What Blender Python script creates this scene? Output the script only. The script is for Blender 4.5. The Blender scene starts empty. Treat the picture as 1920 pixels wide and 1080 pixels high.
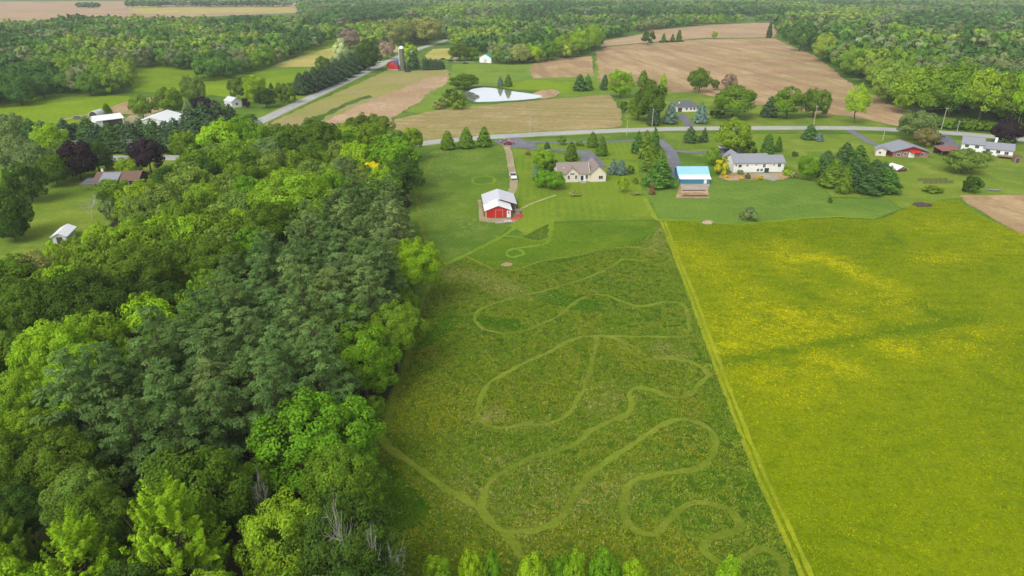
import bpy, bmesh, math, random
import numpy as np
from mathutils import Vector, Matrix, noise as mnoise

# ------------------------------------------------------------------ camera, world, sun, exposure
C = bpy.context.scene.collection
SC = bpy.context.scene
CAM_H, F_PX = 64.0, 1280.0
PITCH = math.radians(24.4)
cam_data = bpy.data.cameras.new("camera")
cam_data.sensor_width = 36.0
cam_data.lens = 24.0
cam_data.clip_start = 0.5
cam_data.clip_end = 12000.0
cam = bpy.data.objects.new("camera", cam_data)
C.objects.link(cam)
cam.location = (0, 0, CAM_H)
cam.rotation_euler = (math.pi / 2 - PITCH, 0, 0)
SC.camera = cam

SUN_EL, SUN_AZ = math.radians(48), math.radians(215)      # azimuth clockwise from +Y (view direction)
world = bpy.data.worlds.new("World")
SC.world = world
world.use_nodes = True
wn = world.node_tree
wn.nodes.clear()
w_out = wn.nodes.new("ShaderNodeOutputWorld")
w_bg = wn.nodes.new("ShaderNodeBackground")
w_sky = wn.nodes.new("ShaderNodeTexSky")
w_sky.sky_type = 'NISHITA'
w_sky.sun_disc = False
w_sky.sun_elevation = SUN_EL
w_sky.sun_rotation = SUN_AZ
w_sky.air_density = 1.0
w_sky.dust_density = 3.0
w_hsv = wn.nodes.new("ShaderNodeHueSaturation")           # a grey overcast keeps little of the blue
w_hsv.inputs['Saturation'].default_value = 0.22
w_bg.inputs['Strength'].default_value = 0.15
wn.links.new(w_sky.outputs[0], w_hsv.inputs['Color'])
wn.links.new(w_hsv.outputs[0], w_bg.inputs[0])
wn.links.new(w_bg.outputs[0], w_out.inputs[0])

sun_d = bpy.data.lights.new("sun", 'SUN')
sun_d.energy = 1.15
sun_d.angle = math.radians(34)
sun_d.color = (1.0, 0.96, 0.88)
sun = bpy.data.objects.new("sun", sun_d)
C.objects.link(sun)
sdir = Vector((math.sin(SUN_AZ) * math.cos(SUN_EL), math.cos(SUN_AZ) * math.cos(SUN_EL), math.sin(SUN_EL)))
sun.rotation_euler = sdir.to_track_quat('Z', 'Y').to_euler()
sun.location = (0, 0, 200)

SC.view_settings.view_transform = 'Standard'
SC.view_settings.look = 'None'
SC.view_settings.gamma = 1.0
SC.view_settings.exposure = 0.5
SC.render.engine = 'CYCLES'
SC.cycles.max_bounces = 5
SC.cycles.diffuse_bounces = 3
SC.cycles.glossy_bounces = 2
SC.cycles.transmission_bounces = 2
SC.cycles.transparent_max_bounces = 6
SC.cycles.volume_bounces = 0
SC.cycles.use_denoising = True
SC.cycles.caustics_reflective = False
SC.cycles.caustics_refractive = False

# ------------------------------------------------------------------ helpers
def ray(px, py):
    u, w = (px - 960) / F_PX, (540 - py) / F_PX
    cp, sp = math.cos(PITCH), math.sin(PITCH)
    return Vector((u, cp + w * sp, -sp + w * cp))

def G(px, py, z=0.0):
    """point at height z that the photograph shows at (px, py)"""
    d = ray(px, py)
    t = (z - CAM_H) / d.z
    return Vector((d.x * t, d.y * t, z))

def mpp(px, py, z=0.0):
    """metres across per photo pixel at that point"""
    d = ray(px, py)
    return (z - CAM_H) / d.z / F_PX

def top_z(px, py_base, py_top):
    """height of something standing at (px, py_base) whose top shows at py_top"""
    b = G(px, py_base)
    d = ray(px, py_top)
    return CAM_H + d.z * (b.y / d.y)

def lin(r, g, b, k=1.0):
    f = lambda c: (c / 255 / 12.92 if c / 255 <= 0.04045 else ((c / 255 + 0.055) / 1.055) ** 2.4) * k
    return (f(r), f(g), f(b), 1.0)

def tag(o, label=None, cat=None, group=None, kind=None):
    if label: o["label"] = label
    if cat: o["category"] = cat
    if group: o["group"] = group
    if kind: o["kind"] = kind
    return o

def empty(name, loc, rz=0.0, label=None, cat=None, group=None):
    o = bpy.data.objects.new(name, None)
    o.empty_display_size = 0.5
    C.objects.link(o)
    o.location = loc
    o.rotation_euler = (0, 0, rz)
    return tag(o, label, cat, group)

class MB:
    """collects faces and links them as ONE mesh object"""
    def __init__(s): s.v, s.f, s.m = [], [], []
    def add(s, vs, fs, mi=0):
        n = len(s.v)
        s.v += [tuple(v) for v in vs]
        for f in fs:
            s.f.append([i + n for i in f]); s.m.append(mi)
        return s
    def box(s, x0, x1, y0, y1, z0, z1, mi=0):
        vs = [(x0,y0,z0),(x1,y0,z0),(x1,y1,z0),(x0,y1,z0),(x0,y0,z1),(x1,y0,z1),(x1,y1,z1),(x0,y1,z1)]
        return s.add(vs, [(0,3,2,1),(4,5,6,7),(0,1,5,4),(1,2,6,5),(2,3,7,6),(3,0,4,7)], mi)
    def prism(s, prof, y0, y1, axis='y', mi=0):
        """prof: closed (a, z) outline counter-clockwise seen from the front; extruded along y (or along x)"""
        n = len(prof)
        P = (lambda a, z, t: (a, t, z)) if axis == 'y' else (lambda a, z, t: (t, a, z))
        vs = [P(a, z, y0) for a, z in prof] + [P(a, z, y1) for a, z in prof]
        fs = [tuple(range(n)), tuple(range(2*n-1, n-1, -1))]
        fs += [(i, i + n, (i+1) % n + n, (i+1) % n) for i in range(n)]
        return s.add(vs, fs, mi)
    def tube(s, pts, rads, n=8, mi=0, cap=True):
        rings = []
        vs = []
        for i, p in enumerate(pts):
            p = Vector(p)
            a = Vector(pts[max(0, i-1)]); b = Vector(pts[min(len(pts)-1, i+1)])
            d = (b - a).normalized()
            u = d.orthogonal().normalized(); w = d.cross(u)
            for k in range(n):
                t = 2*math.pi*k/n
                vs.append(p + (u*math.cos(t) + w*math.sin(t)) * rads[i])
        fs = []
        for i in range(len(pts)-1):
            for k in range(n):
                fs.append((i*n+k, i*n+(k+1)%n, (i+1)*n+(k+1)%n, (i+1)*n+k))
        if cap:
            fs.append(tuple(range(n-1, -1, -1))); fs.append(tuple(range((len(pts)-1)*n, len(pts)*n)))
        return s.add(vs, fs, mi)
    def lathe(s, prof, n=16, cx=0, cy=0, mi=0):
        vs = []
        for r, z in prof:
            for k in range(n):
                t = 2*math.pi*k/n
                vs.append((cx + r*math.cos(t), cy + r*math.sin(t), z))
        fs = []
        for i in range(len(prof)-1):
            for k in range(n):
                fs.append((i*n+k, i*n+(k+1)%n, (i+1)*n+(k+1)%n, (i+1)*n+k))
        fs.append(tuple(range((len(prof)-1)*n, len(prof)*n)))
        return s.add(vs, fs, mi)
    def build(s, name, mats, parent=None, loc=None, bevel=0.0):
        me = bpy.data.meshes.new(name)
        me.from_pydata(s.v, [], s.f)
        me.validate()
        if not isinstance(mats, (list, tuple)): mats = [mats]
        for m in mats: me.materials.append(m)
        for p, i in zip(me.polygons, s.m): p.material_index = i
        o = bpy.data.objects.new(name, me)
        C.objects.link(o)
        if parent: o.parent = parent
        if loc is not None: o.location = loc
        if bevel:
            b = o.modifiers.new("bevel", 'BEVEL'); b.width = bevel; b.segments = 2
        return o

# ------------------------------------------------------------------ materials
def new_mat(name):
    m = bpy.data.materials.new(name)
    m.use_nodes = True
    nt = m.node_tree
    nt.nodes.clear()
    out = nt.nodes.new("ShaderNodeOutputMaterial")
    b = nt.nodes.new("ShaderNodeBsdfPrincipled")
    nt.links.new(b.outputs[0], out.inputs[0])
    b.inputs['Specular IOR Level'].default_value = 0.25
    return m, nt, b, out

def N(nt, t, **kw):
    n = nt.nodes.new(t)
    for k, v in kw.items(): setattr(n, k, v)
    return n

def noise_node(nt, vec, scale, detail=3, rough=0.55, stretch=None, rot=0.0, dist=0.0):
    if stretch is not None:
        mp = N(nt, "ShaderNodeMapping")
        mp.inputs['Rotation'].default_value = (0, 0, rot)
        nt.links.new(vec, mp.inputs[0])
        mp2 = N(nt, "ShaderNodeMapping")
        mp2.inputs['Scale'].default_value = stretch
        nt.links.new(mp.outputs[0], mp2.inputs[0])
        vec = mp2.outputs[0]
    n = N(nt, "ShaderNodeTexNoise")
    n.inputs['Scale'].default_value = scale
    n.inputs['Detail'].default_value = detail
    n.inputs['Roughness'].default_value = rough
    n.inputs['Distortion'].default_value = dist
    nt.links.new(vec, n.inputs['Vector'])
    return n.outputs['Fac']

def ramp(nt, fac, lo, hi):
    r = N(nt, "ShaderNodeMapRange")
    r.inputs['From Min'].default_value = lo
    r.inputs['From Max'].default_value = hi
    r.interpolation_type = 'SMOOTHSTEP'
    nt.links.new(fac, r.inputs['Value'])
    return r.outputs['Result']

def mix(nt, fac, a, b, mode='MIX'):
    m = N(nt, "ShaderNodeMix", data_type='RGBA', blend_type=mode)
    if isinstance(fac, float): m.inputs[0].default_value = fac
    else: nt.links.new(fac, m.inputs[0])
    for i, c in ((6, a), (7, b)):
        if isinstance(c, tuple): m.inputs[i].default_value = c
        else: nt.links.new(c, m.inputs[i])
    return m.outputs[2]

def math_n(nt, op, a, b=None):
    m = N(nt, "ShaderNodeMath", operation=op)
    for i, c in ((0, a), (1, b)):
        if c is None: continue
        if isinstance(c, (int, float)): m.inputs[i].default_value = c
        else: nt.links.new(c, m.inputs[i])
    return m.outputs[0]

def ground_mat(name, base, dark, light, s_big=0.02, s_mid=0.12, s_fine=1.3, streak=None, streak_rot=0.0,
               streak_cols=None, streak_amt=0.6, speck=None, speck_thr=(0.66, 0.72), rough=0.95, bump=0.3,
               stripes=None, extra=None, edges=(0.4, 0.6)):
    """mottled ground cover in object (= world) coordinates"""
    m, nt, b, out = new_mat(name)
    tc = N(nt, "ShaderNodeTexCoord").outputs['Object']
    c = mix(nt, ramp(nt, noise_node(nt, tc, s_big, 4), *edges), base, dark)
    c = mix(nt, math_n(nt, 'MULTIPLY', ramp(nt, noise_node(nt, tc, s_mid, 5, 0.65), 0.45, 0.7), 0.75), c, light)
    if streak:
        f = ramp(nt, noise_node(nt, tc, 1.0, 4, 0.6, stretch=streak, rot=streak_rot, dist=0.3), 0.38, 0.66)
        c = mix(nt, math_n(nt, 'MULTIPLY', f, streak_amt), c, streak_cols)
    if stripes:
        per, rot, amt, col = stripes
        mp = N(nt, "ShaderNodeMapping"); mp.inputs['Rotation'].default_value = (0, 0, rot)
        nt.links.new(tc, mp.inputs[0])
        wv = N(nt, "ShaderNodeTexWave"); wv.bands_direction = 'X'
        wv.inputs['Scale'].default_value = 0.314 / per * 1.0
        wv.inputs['Distortion'].default_value = 0.6
        wv.inputs['Detail'].default_value = 1.0
        nt.links.new(mp.outputs[0], wv.inputs['Vector'])
        f = math_n(nt, 'MULTIPLY', ramp(nt, wv.outputs['Fac'], 0.25, 0.75), amt)
        f = math_n(nt, 'MULTIPLY', f, ramp(nt, noise_node(nt, tc, 0.05, 2), 0.35, 0.6))
        c = mix(nt, f, c, col)
    if extra: c = extra(nt, tc, c)
    fine = noise_node(nt, tc, s_fine, 4, 0.7)
    if speck:
        f = ramp(nt, noise_node(nt, tc, s_fine * 0.6, 5, 0.75), *speck_thr)
        f = math_n(nt, 'MULTIPLY', f, ramp(nt, noise_node(nt, tc, 0.05, 3), 0.45, 0.62))
        c = mix(nt, f, c, speck)
    hv = N(nt, "ShaderNodeHueSaturation")
    mr = N(nt, "ShaderNodeMapRange")
    mr.inputs['From Min'].default_value, mr.inputs['From Max'].default_value = 0.25, 0.75
    mr.inputs['To Min'].default_value, mr.inputs['To Max'].default_value = 0.72, 1.28
    nt.links.new(fine, mr.inputs['Value'])
    nt.links.new(mr.outputs[0], hv.inputs['Value'])
    nt.links.new(c, hv.inputs['Color'])
    nt.links.new(hv.outputs[0], b.inputs['Base Color'])
    b.inputs['Roughness'].default_value = rough
    b.inputs['Specular IOR Level'].default_value = 0.1
    if bump:
        bp = N(nt, "ShaderNodeBump"); bp.inputs['Strength'].default_value = bump; bp.inputs['Distance'].default_value = 0.25
        nt.links.new(fine, bp.inputs['Height']); nt.links.new(bp.outputs[0], b.inputs['Normal'])
    return m

def plain_mat(name, col, rough=0.7, var=0.12, scale=0.6, metal=0.0, spec=0.3, ribs=None, rib_axis='X', dirt=None):
    """paint, metal, shingle...: a base colour with slight mottling, and optional fine ribs or courses"""
    m, nt, b, out = new_mat(name)
    tc = N(nt, "ShaderNodeTexCoord").outputs['Object']
    f = noise_node(nt, tc, scale, 4, 0.6)
    d = tuple(c * (1 - var) for c in col[:3]) + (1,)
    l = tuple(min(1, c * (1 + var)) for c in col[:3]) + (1,)
    c = mix(nt, f, d, l)
    if dirt:
        c = mix(nt, math_n(nt, 'MULTIPLY', ramp(nt, noise_node(nt, tc, scale * 2.2, 4), 0.52, 0.75), 0.6), c, dirt)
    if ribs:
        wv = N(nt, "ShaderNodeTexWave"); wv.bands_direction = rib_axis; wv.wave_profile = 'SAW'
        wv.inputs['Scale'].default_value = 0.314 / ribs
        nt.links.new(tc, wv.inputs['Vector'])
        r = ramp(nt, wv.outputs['Fac'], 0.0, 0.25)
        c = mix(nt, math_n(nt, 'SUBTRACT', 0.3, math_n(nt, 'MULTIPLY', r, 0.3)), c, tuple(x * 0.5 for x in col[:3]) + (1,))
    nt.links.new(c, b.inputs['Base Color'])
    b.inputs['Roughness'].default_value = rough
    b.inputs['Metallic'].default_value = metal
    b.inputs['Specular IOR Level'].default_value = spec
    return m

def leaf_mat():
    m, nt, b, out = new_mat("foliage")
    oi = N(nt, "ShaderNodeObjectInfo")
    at = N(nt, "ShaderNodeAttribute"); at.attribute_name = "tint"
    c = mix(nt, 1.0, oi.outputs['Color'], at.outputs['Color'], 'MULTIPLY')
    nt.nodes.remove(b)
    d = N(nt, "ShaderNodeBsdfDiffuse"); t = N(nt, "ShaderNodeBsdfTranslucent")
    hv = N(nt, "ShaderNodeHueSaturation"); hv.inputs['Hue'].default_value = 0.485; hv.inputs['Value'].default_value = 1.15
    nt.links.new(c, hv.inputs['Color'])
    nt.links.new(c, d.inputs[0]); nt.links.new(hv.outputs[0], t.inputs[0])
    ms = N(nt, "ShaderNodeMixShader"); ms.inputs[0].default_value = 0.3
    nt.links.new(d.outputs[0], ms.inputs[1]); nt.links.new(t.outputs[0], ms.inputs[2])
    nt.links.new(ms.outputs[0], out.inputs[0])
    return m

M = {}
M['leaf'] = leaf_mat()
M['bark'] = plain_mat("bark", lin(92, 80, 66), 0.95, 0.3, 3.0)
M['pale_bark'] = plain_mat("pale_bark", lin(186, 180, 172), 0.95, 0.2, 3.0)

# ------------------------------------------------------------------ foliage meshes (numpy)
def np_mesh(name, V, Q, mats, midx=None, tint=None):
    me = bpy.data.meshes.new(name)
    V = np.asarray(V, np.float32); Q = np.asarray(Q, np.int32)
    nf, k = Q.shape
    me.vertices.add(len(V)); me.vertices.foreach_set("co", V.ravel())
    me.loops.add(nf * k); me.loops.foreach_set("vertex_index", Q.ravel())
    me.polygons.add(nf)
    me.polygons.foreach_set("loop_start", np.arange(0, nf * k, k, dtype=np.int32))
    try: me.polygons.foreach_set("loop_total", np.full(nf, k, np.int32))
    except Exception: pass
    for m in mats: me.materials.append(m)
    if midx is not None: me.polygons.foreach_set("material_index", np.asarray(midx, np.int32))
    if tint is not None:
        a = me.attributes.new("tint", 'FLOAT_COLOR', 'POINT')
        T = np.ones((len(V), 4), np.float32); T[:, :3] = tint
        a.data.foreach_set("color", T.ravel())
    me.update(calc_edges=True)
    return me

def unit(a):
    return a / np.maximum(np.linalg.norm(a, axis=1, keepdims=True), 1e-9)

def rhombi(P, A, Bv, L, W):
    """leaf sprays: rhombus at P, long axis A (length L), short axis Bv (width W); slightly folded"""
    n = len(P)
    L = L[:, None]; W = W[:, None]
    nrm = np.cross(A, Bv)
    v0 = P - A * L * 0.5; v2 = P + A * L * 0.5
    v1 = P - Bv * W * 0.5 + A * L * 0.1 + nrm * W * 0.12; v3 = P + Bv * W * 0.5 + A * L * 0.1 + nrm * W * 0.12
    V = np.stack([v0, v1, v2, v3], 1).reshape(-1, 3)
    Q = np.arange(4 * n).reshape(n, 4)
    return V, Q

def leaves_at(rng, P, D, size, up=0.25, wild=0.7, aspect=0.6, along=None):
    """foliage faces at P whose normals follow D loosely"""
    n = len(P)
    nr = unit(D + rng.normal(0, wild * 0.6, (n, 3)) + np.array([0, 0, up]))
    if along is None: t = rng.normal(0, 1, (n, 3))
    else: t = along + rng.normal(0, 0.35, (n, 3))
    A = unit(t - nr * np.sum(t * nr, 1, keepdims=True))
    Bv = np.cross(nr, A)
    L = size * rng.uniform(0.7, 1.35, n)
    return rhombi(P, A, Bv, L, L * aspect * rng.uniform(0.8, 1.2, n))

def leaf_tint(rng, n, spread=0.22, warm=0.12, clump=None):
    k = rng.normal(1, spread * 0.6, n)
    if clump is not None: k = k * clump
    w = rng.normal(0, warm, n)
    T = np.stack([k * (1 + w), k, k * (1 - w * 0.5)], 1)
    return np.repeat(np.clip(T, 0.3, 1.8), 4, 0)

def broadleaf_np(seed, n, size, lobes=26, rz=0.95, floor=-0.72, upright=False, calm=False):
    """crown of unit radius around the origin, made of foliage clumps on bough-sized lobes"""
    rng = np.random.default_rng(seed)
    i = np.arange(lobes) + 0.5
    ph = i * 2.39996 + rng.uniform(0, 6.28)
    cz = 1 - (1.55 if floor > -0.8 else 1.85) * i / lobes
    s = np.sqrt(np.maximum(0, 1 - cz * cz))
    d = np.stack([s * np.cos(ph), s * np.sin(ph), cz], 1) + rng.normal(0, 0.13, (lobes, 3))
    d = unit(d)
    rr = rng.uniform(0.55, 0.86, lobes)
    c = d * rr[:, None]
    lr = rng.uniform(0.22, 0.40, lobes) * (1.12 - 0.3 * np.abs(d[:, 2])) * min(1.0, (32 / lobes) ** 0.42)
    sector = 1 + 0.14 * np.sin(ph * 2 + rng.uniform(0, 6)) + rng.normal(0, 0.05, lobes)
    c[:, :2] *= sector[:, None]
    w = lr ** 2; w /= w.sum()
    k = rng.choice(lobes, int(n * 1.7), p=w)
    dv = unit(rng.normal(0, 1, (len(k), 3)) + d[k] * 0.75)
    rad = lr[k] * (0.55 + 0.55 * rng.random(len(k)) ** 0.6)
    P = c[k] + dv * rad[:, None] * np.array([1, 1, 0.82])
    keep = (np.linalg.norm(P, axis=1) > 0.42) & (P[:, 2] > floor + 0.2 * rng.random(len(k)))
    P, dv, k = P[keep][:n], dv[keep][:n], k[keep][:n]
    clump = (1 + rng.normal(0, 0.10, lobes))[k]
    out = unit(P)
    al = None
    if upright: al = unit(out * 0.7 + np.array([0, 0, 1.1]))
    P = P * np.array([1, 1, rz])
    V, Q = leaves_at(rng, P, unit(dv + out * 0.5), size, up=0.35, wild=(0.4 if calm else 0.7), aspect=(0.32 if upright else 0.62), along=al)
    return V, Q, leaf_tint(rng, len(P), 0.09 if calm else 0.2, 0.05 if calm else 0.10, clump)

def ash_np(seed, n, size, twigs=190):
    """upright feathery crown of unit radius: rising sprays on ascending boughs, narrowing to the top"""
    rng = np.random.default_rng(seed)
    h = 1 - 2.1 * rng.random(twigs) ** 0.85
    a = np.arange(twigs) * 2.39996 + rng.normal(0, 0.3, twigs)
    env = np.clip(1.0 - np.maximum(h, -0.35) * 0.5 - 0.16, 0.15, 1.0) * rng.uniform(0.75, 1.15, twigs)
    tip = np.stack([np.cos(a) * env, np.sin(a) * env, h * 1.1 + 0.15], 1)
    dirv = unit(np.stack([np.cos(a) * 0.75, np.sin(a) * 0.75, 0.75 + 0.5 * np.clip(h, 0, 1)], 1) + rng.normal(0, 0.15, (twigs, 3)))
    L = rng.uniform(0.32, 0.62, twigs)
    k = rng.integers(0, twigs, n)
    s = rng.random(n) ** 0.8
    P = tip[k] - dirv[k] * (L[k] * (1 - s))[:, None] + rng.normal(0, 0.045, (n, 3)) * (1.25 - s)[:, None]
    al = dirv[k] + rng.normal(0, 0.35, (n, 3))
    V, Q = leaves_at(rng, P, unit(P * np.array([1, 1, 0.4]) + np.array([0, 0, 0.5])), size, up=0.3, wild=0.5, aspect=0.3, along=al)
    return V, Q, leaf_tint(rng, n, 0.16, 0.08, (1 + rng.normal(0, 0.1, twigs))[k])

def tube_np(pts, rads, n=6):
    b = MB(); b.tube([tuple(p) for p in pts], list(rads), n, cap=False)
    return np.array(b.v), np.array(b.f)

def trunk_np(seed, hc, rz, thick=0.055, limbs=6, n=7):
    """tapered trunk from the ground (z=0) into a crown of unit radius centred at height hc, with limbs"""
    rng = np.random.default_rng(seed)
    Vs, Qs, o = [], [], 0
    def put(p, r):
        nonlocal o
        v, q = tube_np(p, r, n); Vs.append(v); Qs.append(q + o); o += len(v)
    lean = rng.normal(0, 0.05, 2)
    zs = [-0.03, 0.05, hc * 0.4, hc * 0.8, hc + rz * 0.55]
    put([(lean[0]*z, lean[1]*z, z) for z in zs], [thick*1.5, thick*1.1, thick, thick*0.75, thick*0.2])
    for i in range(limbs):
        a = i * 2.4 + rng.uniform(0, 1); z0 = hc * rng.uniform(0.45, 0.8)
        e = rng.uniform(0.5, 0.85)
        p0 = np.array([lean[0]*z0, lean[1]*z0, z0])
        p2 = np.array([math.cos(a)*e, math.sin(a)*e, hc + rz * rng.uniform(-0.2, 0.6)])
        p1 = p0 * 0.5 + p2 * 0.5 + np.array([0, 0, -0.06])
        put([p0, p1, p2], [thick*0.55, thick*0.38, thick*0.1])
    return np.vstack(Vs), np.vstack(Qs)

def pine_np(seed, n_clump, size, base=0.22, R=0.30, whorl=0.06):
    """white pine of unit height: irregular whorls of boughs, each carrying rounded plumes of needles"""
    rng = np.random.default_rng(seed)
    P, D, A, K = [], [], [], []
    BV, BQ, o = [], [], 0
    def plume(c, r, k, bright, dirh):
        dv = unit(rng.normal(0, 1, (k, 3)) + np.array([0, 0, 0.75]) + dirh * 0.5)
        q = c + dv * np.array([1, 1, 0.52]) * (r * (0.35 + 0.75 * rng.random(k) ** 0.7))[:, None]
        P.append(q); D.append(np.array([0, 0, 0.9]) + dv * 0.5 + rng.normal(0, 0.3, (k, 3))); A.append(dv + dirh * 0.6 + np.array([0, 0, 0.15])); K.append(np.full(k, bright))
    z = base
    while z < 0.96:
        t = (z - base) / (1 - base)
        prof = R * (1 - t) ** 0.72 * min(1, 0.62 + t * 1.9)
        nb = rng.integers(3, 6)
        a0 = rng.uniform(0, 6.28)
        for b in range(nb):
            a = a0 + b * 6.283 / nb + rng.normal(0, 0.3)
            L = max(0.03, prof * rng.uniform(0.6, 1.3))
            dirh = np.array([math.cos(a), math.sin(a), rng.uniform(-0.05, 0.25) + t * 0.5])
            dirh = dirh / np.linalg.norm(dirh)
            side = np.array([-math.sin(a), math.cos(a), 0])
            bright = 1 + rng.normal(0, 0.14)
            m = 1 + int(L / 0.075)
            for q in range(m):
                s = 1.0 - q * 0.085 / max(L, 0.09)
                if s < 0.25: break
                r = (0.036 + 0.022 * rng.random()) * (0.75 + 0.5 * (1 - t))
                off = side * rng.normal(0, 0.028) * (1 if q else 0.3)
                plume(np.array([0, 0, z]) + dirh * L * s + off + np.array([0, 0, 0.01]), r, max(5, int(n_clump * (r / 0.045) ** 2)), bright * (1 if q == 0 else 0.95), dirh)
            v, w = tube_np([(0, 0, z), tuple(np.array([0, 0, z]) + dirh * L * 0.8)], [0.0035 * (1.1 - t), 0.001], 4)
            BV.append(v); BQ.append(w + o); o += len(v)
        z += whorl * rng.uniform(0.75, 1.3)
    plume(np.array([0, 0, 0.965]), 0.03, max(8, n_clump), 1.05, np.array([0, 0, 1.0]))
    P = np.vstack(P); D = unit(np.vstack(D)); A = np.vstack(A); K = np.concatenate(K)
    V, Q = leaves_at(rng, P, D, size, up=0.15, wild=0.35, aspect=0.30, along=A)
    v, q = tube_np([(0, 0, -0.02), (0, 0, 0.5), (0, 0, 0.97)], [0.013, 0.009, 0.002], 7)
    BV.append(v); BQ.append(q + o)
    return (V, Q, leaf_tint(rng, len(P), 0.14, 0.07, K)), (np.vstack(BV), np.vstack(BQ))

def cone_np(seed, n, size, R=0.25, base=0.04, droop=0.25, power=0.8, fuzz=0.10, round_=0.0):
    """spruce / arborvitae: dense tapering crown of unit height"""
    rng = np.random.default_rng(seed)
    t = 1 - np.sqrt(rng.random(n)); t = np.clip(t ** (1.0 if not round_ else 0.85), 0, 1)
    z = base + (1 - base) * t
    a = rng.uniform(0, 6.283, n)
    prof = R * np.minimum((1 - t) ** power, 0.55 + t * 4)
    if round_: prof = R * np.minimum((1 - t) ** 0.62, 0.62 + t * 2.6)
    tier = 1 + fuzz * np.sin(z * 75 + np.round(a * 1.6) * 2.1) + fuzz * np.sin(a * 5 + z * 20 + seed)
    rr = prof * tier * (0.72 + 0.32 * rng.random(n) ** 0.5) + 0.004
    out = np.stack([np.cos(a), np.sin(a), np.zeros(n)], 1)
    P = out * rr[:, None]; P[:, 2] = z + rng.normal(0, 0.006, n)
    al = out + np.array([0, 0, -droop]) + rng.normal(0, 0.25, (n, 3))
    V, Q = leaves_at(rng, P, unit(out + np.array([0, 0, 0.6])), size, up=0.25, wild=0.6, aspect=0.5, along=al)
    return V, Q, leaf_tint(rng, n, 0.2, 0.08, 1 + 0.5*(tier - 1))

def bare_np(seed, depth=5, spread=0.58):
    """leafless grey tree, unit height"""
    rng = np.random.default_rng(seed)
    Vs, Qs, o = [], [], 0
    def grow(p, d, L, r, k):
        nonlocal o
        d = d / np.linalg.norm(d)
        q1 = p + d * L * 0.5 + rng.normal(0, L * 0.05, 3); q2 = q1 + d * L * 0.5 + rng.normal(0, L * 0.06, 3)
        v, q = tube_np([p, q1, q2], [r, r * 0.8, r * 0.62], 5 if k > 2 else 4)
        Vs.append(v); Qs.append(q + o); o += len(v)
        if k == 0: return
        for i in range(3 if k > 2 else 4):
            nd = d + rng.normal(0, spread, 3) + np.array([0, 0, 0.18])
            st = q2 if i < 2 else q1
            grow(st, nd, L * rng.uniform(0.62, 0.9), r * 0.62, k - 1)
    grow(np.array([0, 0, -0.02]), np.array([rng.normal(0, .05), rng.normal(0, .05), 1.0]), 0.34, 0.012, depth)
    V = np.vstack(Vs)
    V = V / V[:, 2].max()
    V[:, :2] *= 0.36 / np.percentile(np.abs(V[:, :2]), 97)
    return V, np.vstack(Qs)

# ------------------------------------------------------------------ the ground
K_ALB = 0.80      # photographed brightness -> surface colour
def gl(r, g, b, k=K_ALB): return lin(r, g, b, k)

def jitter_outline(pts, step=3.0, amp=0.5, seed=0, scale=0.12):
    out = []
    n = len(pts)
    for i in range(n):
        a, b = Vector(pts[i][:2]), Vector(pts[(i+1) % n][:2])
        k = max(1, min(60, int((b - a).length / step)))
        for j in range(k):
            p = a.lerp(b, j / k)
            q = Vector((p.x * scale, p.y * scale, seed * 7.3))
            out.append((p.x + mnoise.noise(q) * amp * 2, p.y + mnoise.noise(q + Vector((31, 17, 5))) * amp * 2))
    return out

def smooth_closed(pts, sub=6):
    n = len(pts); out = []
    for i in range(n):
        p0, p1, p2, p3 = (Vector(pts[(i+k-1) % n][:2]) for k in range(4))
        for j in range(sub):
            t = j / sub
            out.append(0.5*((2*p1)+(p2-p0)*t+(2*p0-5*p1+4*p2-p3)*t*t+(3*p1-p0-3*p2+p3)*t*t*t))
    return [(p.x, p.y) for p in out]

def fill(name, pxs, z, mat, amp=0.5, step=3.0, cells=None, smooth=False, world=False, seed=0, kind='structure'):
    pts = [p if world else tuple(G(*p))[:2] for p in pxs]
    if smooth: pts = smooth_closed(pts)
    if amp: pts = jitter_outline(pts, step, amp, seed)
    bm = bmesh.new()
    bm.faces.new([bm.verts.new((x, y, z)) for x, y in pts])
    bm.normal_update()
    for f in bm.faces:
        if f.normal.z < 0: f.normal_flip()
    if cells:
        xs = [p[0] for p in pts]; ys = [p[1] for p in pts]
        for lo, hi, no in ((min(xs), max(xs), (1,0,0)), (min(ys), max(ys), (0,1,0))):
            v = lo + cells
            while v < hi:
                co = (v, 0, 0) if no[0] else (0, v, 0)
                bmesh.ops.bisect_plane(bm, geom=bm.verts[:] + bm.edges[:] + bm.faces[:], plane_co=co, plane_no=no)
                v += cells
    me = bpy.data.meshes.new(name)
    bm.to_mesh(me); bm.free()
    me.materials.append(mat)
    o = bpy.data.objects.new(name, me)
    C.objects.link(o)
    o["kind"] = kind
    return o, pts

def spline(pts, step=1.0):
    pts = [Vector(p[:2]) for p in pts]
    P = [pts[0]*2 - pts[1]] + pts + [pts[-1]*2 - pts[-2]]
    out = []
    for i in range(1, len(P) - 2):
        p0, p1, p2, p3 = P[i-1], P[i], P[i+1], P[i+2]
        k = max(2, int((p2 - p1).length / step))
        for j in range(k):
            t = j / k
            out.append(0.5*((2*p1)+(p2-p0)*t+(2*p0-5*p1+4*p2-p3)*t*t+(3*p1-p0-3*p2+p3)*t*t*t))
    out.append(pts[-1])
    return out

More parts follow.
